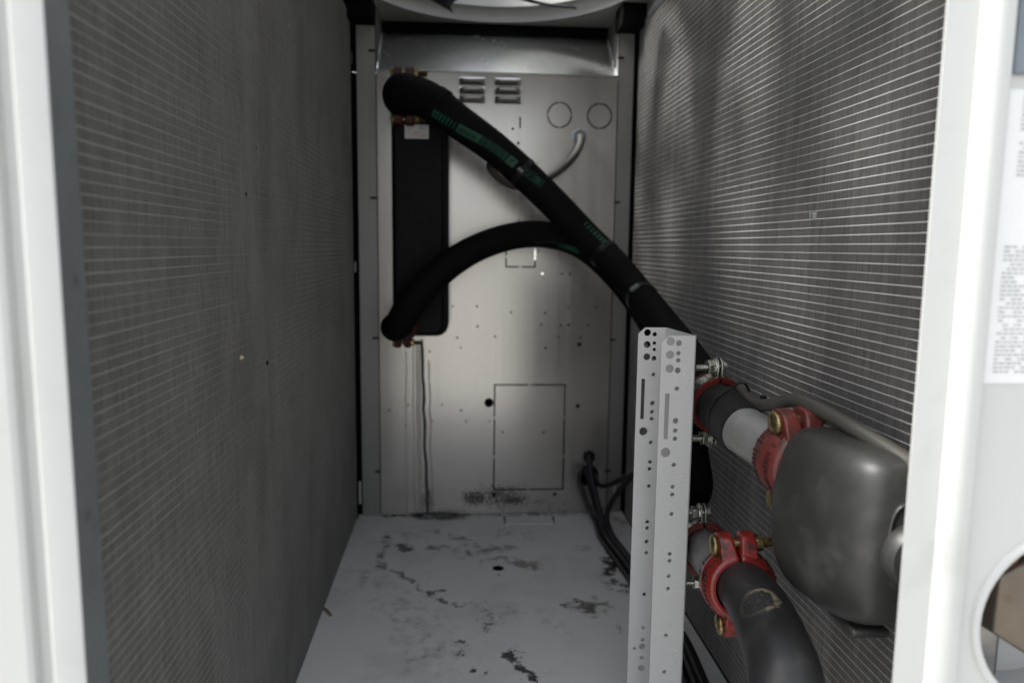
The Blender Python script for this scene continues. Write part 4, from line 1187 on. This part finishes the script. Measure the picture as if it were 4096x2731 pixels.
# ------------------------------------------------------------------ perforated white post
YF, YR = 0.88, 0.94
pf = [(0.2458, 0.88, 0.5577), (0.2871, 0.88, 0.56)]
prr = [(0.2319, 0.94, 0.5634), (0.2679, 0.94, 0.5607)]
pst = thing('perforated_post', 'white perforated steel channel post standing in front of the pipe clamps', 'post', (pf[0][0], YF, 0))
fhol = [(0.2569, 0.5532, 0.0051), (0.2672, 0.551, 0.0037), (0.2568, 0.5367, 0.0051), (0.2671, 0.5386, 0.0028), (0.2672, 0.5299, 0.0028), (0.257, 0.5197, 0.0051), (0.2671, 0.5175, 0.0037), (0.267, 0.495, 0.0028), (0.2669, 0.4549, 0.0035), (0.2669, 0.4425, 0.0028), (0.2669, 0.4324, 0.0028), (0.2557, 0.4151, 0.0061), (0.2667, 0.3992, 0.0028), (0.2665, 0.3713, 0.0027), (0.2663, 0.3613, 0.0027), (0.2664, 0.3363, 0.0026), (0.2662, 0.2843, 0.0026), (0.2662, 0.2753, 0.0026), (0.266, 0.2551, 0.0026), (0.2659, 0.2387, 0.0026), (0.2655, 0.176, 0.0026), (0.2651, 0.1262, 0.0026)]
fslot = (0.2525, 0.4318, 0.2581, 0.4892)
rhol = [(0.2438, 0.5569, 0.0045), (0.2534, 0.5547, 0.0029), (0.2439, 0.5413, 0.0045), (0.2533, 0.5432, 0.0023), (0.2535, 0.5349, 0.0023), (0.2439, 0.5254, 0.0045), (0.2533, 0.5233, 0.0032), (0.2533, 0.5022, 0.0025), (0.2533, 0.4644, 0.003), (0.2531, 0.4528, 0.0025), (0.2531, 0.4436, 0.0025), (0.2426, 0.4268, 0.0055), (0.253, 0.4119, 0.0025), (0.2529, 0.3855, 0.0025), (0.2527, 0.3762, 0.0025), (0.2526, 0.353, 0.0025), (0.2522, 0.3037, 0.0025), (0.2523, 0.2951, 0.0025), (0.2521, 0.2764, 0.0025), (0.2522, 0.2608, 0.0025), (0.2515, 0.202, 0.0024), (0.2514, 0.1545, 0.0025), (0.2513, 0.137, 0.0024), (0.2407, 0.1254, 0.0022), (0.2511, 0.1276, 0.0045), (0.2511, 0.1117, 0.0025), (0.2509, 0.0962, 0.0045)]
rslot = (0.2379, 0.4431, 0.2427, 0.4966)
def tidy(L):
    return [circ(x, z, r, 22) for (x, z, r) in L]
ztf, ztr = pf[1][2], prr[0][2]
x0, x1 = pf[0][0], pf[1][0]
outer = [(x0, 0.0), (x1, 0.0), (x1, ztf), (x0 + 0.010, ztf), (x0, ztf - 0.008)]
lo = Vector((-pf[0][0], -YF, 0))
a = plate('front_flange', outer, tidy(fhol) + [rect(*fslot)], 0.0018, Vector((0, YF, 0)) + lo, UP, M['white_post'], pst)
x0r, x1r = prr[0][0], prr[1][0]
outer = [(x0r, 0.0), (x1r, 0.0), (x1r, ztr), (x0r + 0.009, ztr), (x0r, ztr - 0.008)]
b = plate('rear_flange', outer, tidy(rhol) + [rect(*rslot)], 0.0018, Vector((0, YR, 0)) + lo, UP, M['white_post'], pst)
wv = [(x1, YF, 0), (x1r, YR + 0.0018, 0), (x1r, YR + 0.0018, ztr), (x1, YF, ztf)]
web = MB()
d = Vector((x1r - x1, YR - YF, 0)).normalized()
nn_ = Vector((d.y, -d.x, 0))
r0 = 0.004
# web with rounded bend into the front flange
pts = [Vector((x1 - 0.0005, YF + 0.0009, 0))]
for k in range(1, 7):
    w = k / 6
    q = Vector((x1, YF + 0.0009, 0)).lerp(Vector((x1, YF + 0.0009, 0)) + d * r0, w) + Vector((0.0022 * sin(w * pi), 0.0004 * w, 0))
    pts.append(q)
pts.append(Vector((x1r, YR + 0.0009, 0)))
n_ = len(pts)
vs, fs = [], []
for s_ in (-0.0009, 0.0009):
    for i, q in enumerate(pts):
        k = i / (n_ - 1)
        zt_ = ztf + (ztr - ztf) * min(1, max(0, (q.y - YF) / (YR - YF)))
        vs.append(q + nn_ * s_ + lo)
        vs.append(q + nn_ * s_ + lo + Vector((0, 0, zt_)))
m2 = 2 * n_
for i in range(n_ - 1):
    fs.append((2 * i, 2 * i + 2, 2 * i + 3, 2 * i + 1))
    fs.append((m2 + 2 * i, m2 + 2 * i + 1, m2 + 2 * i + 3, m2 + 2 * i + 2))
    fs.append((2 * i + 1, 2 * i + 3, m2 + 2 * i + 3, m2 + 2 * i + 1))
mesh_obj('web', vs, fs, M['white_post'], pst, True, 40)
# water drops on the front flange
dr = MB()
rnd = random.Random(11)
cnt = 0
while cnt < 130:
    x = rnd.uniform(x0 + 0.003, x1 - 0.001)
    if rnd.random() < 0.45: x = x1 - abs(rnd.gauss(0, 0.006)) - 0.0005
    z = rnd.uniform(0.12, ztf - 0.02)
    if any((x - hx_) ** 2 + (z - hz_) ** 2 < (hr + 0.002) ** 2 for hx_, hz_, hr in fhol) or (fslot[0] - 0.002 < x < fslot[2] + 0.002 and fslot[1] - 0.002 < z < fslot[3] + 0.002): continue
    r = rnd.choice((0.0004, 0.0005, 0.0006, 0.0008, 0.0011, 0.0015))
    dr.lathe(Vector((x, YF - 0.00002, z)) + lo, (0, -1, 0), [(0, r), (r * 0.3, r * 0.92), (r * 0.55, r * 0.65), (r * 0.68, r * 0.3), (r * 0.7, 0.0)], 10, cap=False)
    cnt += 1
o = dr.build('water_drops', M['water'], pst, True, 80)
o['kind'] = 'stuff'

# ------------------------------------------------------------------ cabinet edges in the foreground
lc = thing('corner_post', 'blurred white corner post of the casing at the left edge', 'post', (-0.2185, 0.43, -0.1))
YL = 0.43
prof = [(-0.2275, 0.445), (-0.2205, 0.434), (-0.2195, 0.431), (-0.222, 0.430), (-0.236, 0.430), (-0.2385, 0.432), (-0.2395, 0.438), (-0.2480, 0.438), (-0.2490, 0.432), (-0.2515, 0.430), (-0.33, 0.430), (-0.33, 0.445)]
vs = [(x + 0.2185, y - 0.43, 0.0) for x, y in prof] + [(x + 0.2185, y - 0.43, 1.38) for x, y in prof]
k = len(prof)
mesh_obj('profile', vs, [(i, (i + 1) % k, k + (i + 1) % k, k + i) for i in range(k)] + [tuple(range(k)), tuple(reversed(range(k, 2 * k)))], M['white'], lc, True, 35)

YP = 0.50
CE = [(0.3244, 0.5, 0.5964), (0.3502, 0.5, 0.5964), (0.3722, 0.5, 0.5965), (0.4186, 0.5, 0.5965)]
cab = thing('cabinet_corner', 'blurred white cabinet corner with a printed data label at the right edge', 'cabinet', (CE[0][0], YP, -0.1))
cx0, cx1, cx2 = CE[0][0], CE[1][0], CE[2][0]
prof = [(cx0 * (YP + 0.03) / YP + 0.002, YP + 0.03), (cx0 + 0.0018, YP + 0.003), (cx0 + 0.001, YP), (cx1 - 0.0015, YP), (cx1 - 0.0005, YP - 0.001), (cx1 + 0.001, YP - 0.006), (cx1 + 0.006, YP - 0.0085), (cx2 - 0.006, YP - 0.0085), (cx2 - 0.002, YP - 0.006), (cx2, YP - 0.001), (cx2, YP + 0.03)]
lo2 = Vector((-cx0, -YP, 0.0))
vs = [(x - cx0, y - YP, 0.0) for x, y in prof] + [(x - cx0, y - YP, 1.38) for x, y in prof]
k = len(prof)
mesh_obj('edge_profile', vs, [(i, (i + 1) % k, k + (i + 1) % k, k + i) for i in range(k)] + [tuple(range(k)), tuple(reversed(range(k, 2 * k)))], M['white'], cab, True, 35)
HC = (0.4564, 0.502, 0.3887)
HRr = 0.0683
face = plate('face_sheet', rect(cx2 + 0.0004 - cx0, 0.0, cx2 + 0.26 - cx0, 1.38), [circ(HC[0] - cx0, HC[2] + 0.1, HRr, 40)], 0.002, (0, 0.0006, 0), UP, M['white'], cab)
MB().lathe((HC[0] - cx0, 0.0006, HC[2] + 0.1), (0, 1, 0), [(0.001, HRr + 0.006), (-0.0022, HRr + 0.005), (-0.003, HRr + 0.002), (-0.002, HRr - 0.001), (0.003, HRr - 0.0016)], 48, cap=False).build('opening_rim', M['white'], cab, True, 70)
# inside of the round opening: hex fitting, rusty stud, dark depth
MB().lathe((HC[0] - cx0, 0.0028, HC[2] + 0.1), (0, 1, 0), [(0, HRr + 0.001), (0.006, HRr + 0.002), (0.05, HRr + 0.002), (0.05, 0.0)], 40, cap=False).build('opening_liner', M['white'], cab, True, 50)
fit = MB().lathe((HC[0] - cx0 - 0.009, 0.006, HC[2] + 0.109), (0, 1, 0), [(0, 0.030), (0.0025, 0.0455), (0.04, 0.0470)], 6, (0.04, 0, 1)).build('hex_fitting', M['hex'], cab)
bevel(fit, 0.002)
MB().lathe((HC[0] - cx0 + 0.004, -0.004, HC[2] + 0.098), (0, 1, 0), [(0, 0.0), (0, 0.02), (0.03, 0.022)], 24).build('pipe_stub', M['steel_grey'], cab, True)
MB().lathe(Vector((0.4205, 0.516, 0.4322)) - Vector((cx0, YP, -0.1)), (0.3, -1, 0.2), [(-0.03, 0.0085), (0, 0.0085), (0.004, 0.005), (0.004, 0)], 16).build('stud', M['rust'], cab, True)
# data label
LBR = [(0.3775, 0.4995, 0.5714), (0.3772, 0.4995, 0.7758)]
lx = cx2 + 0.0025 - cx0
zl0, zl1 = 0.5714+0.1, 0.7744+0.1
plate('data_label', rect(lx, zl0, lx + 0.1, zl1), [], 0.0006, (0, -0.0002, 0), UP, M['label'], cab)
zmid = 0.6747+0.1
text_rows('label_print', lx + 0.006, lx + 0.095, zmid - 0.006, zl0 + 0.006, -0.0006, 30, M['ink'], cab, (0, 0, 0), 8, 1.2, 0.42)
text_rows('label_print', lx + 0.010, lx + 0.095, zl1 - 0.004, 0.7149+0.1, -0.0006, 18, M['ink'], cab, (0, 0, 0), 9, 1.2, 0.5)
mb = MB().box((0.3733 - cx0, -0.004, 0.7838 + 0.1), (0.3733 - cx0 + 0.06, 0.0, 1.1))
bevel(mb.build('name_plate', M['slate'], cab), 0.002)
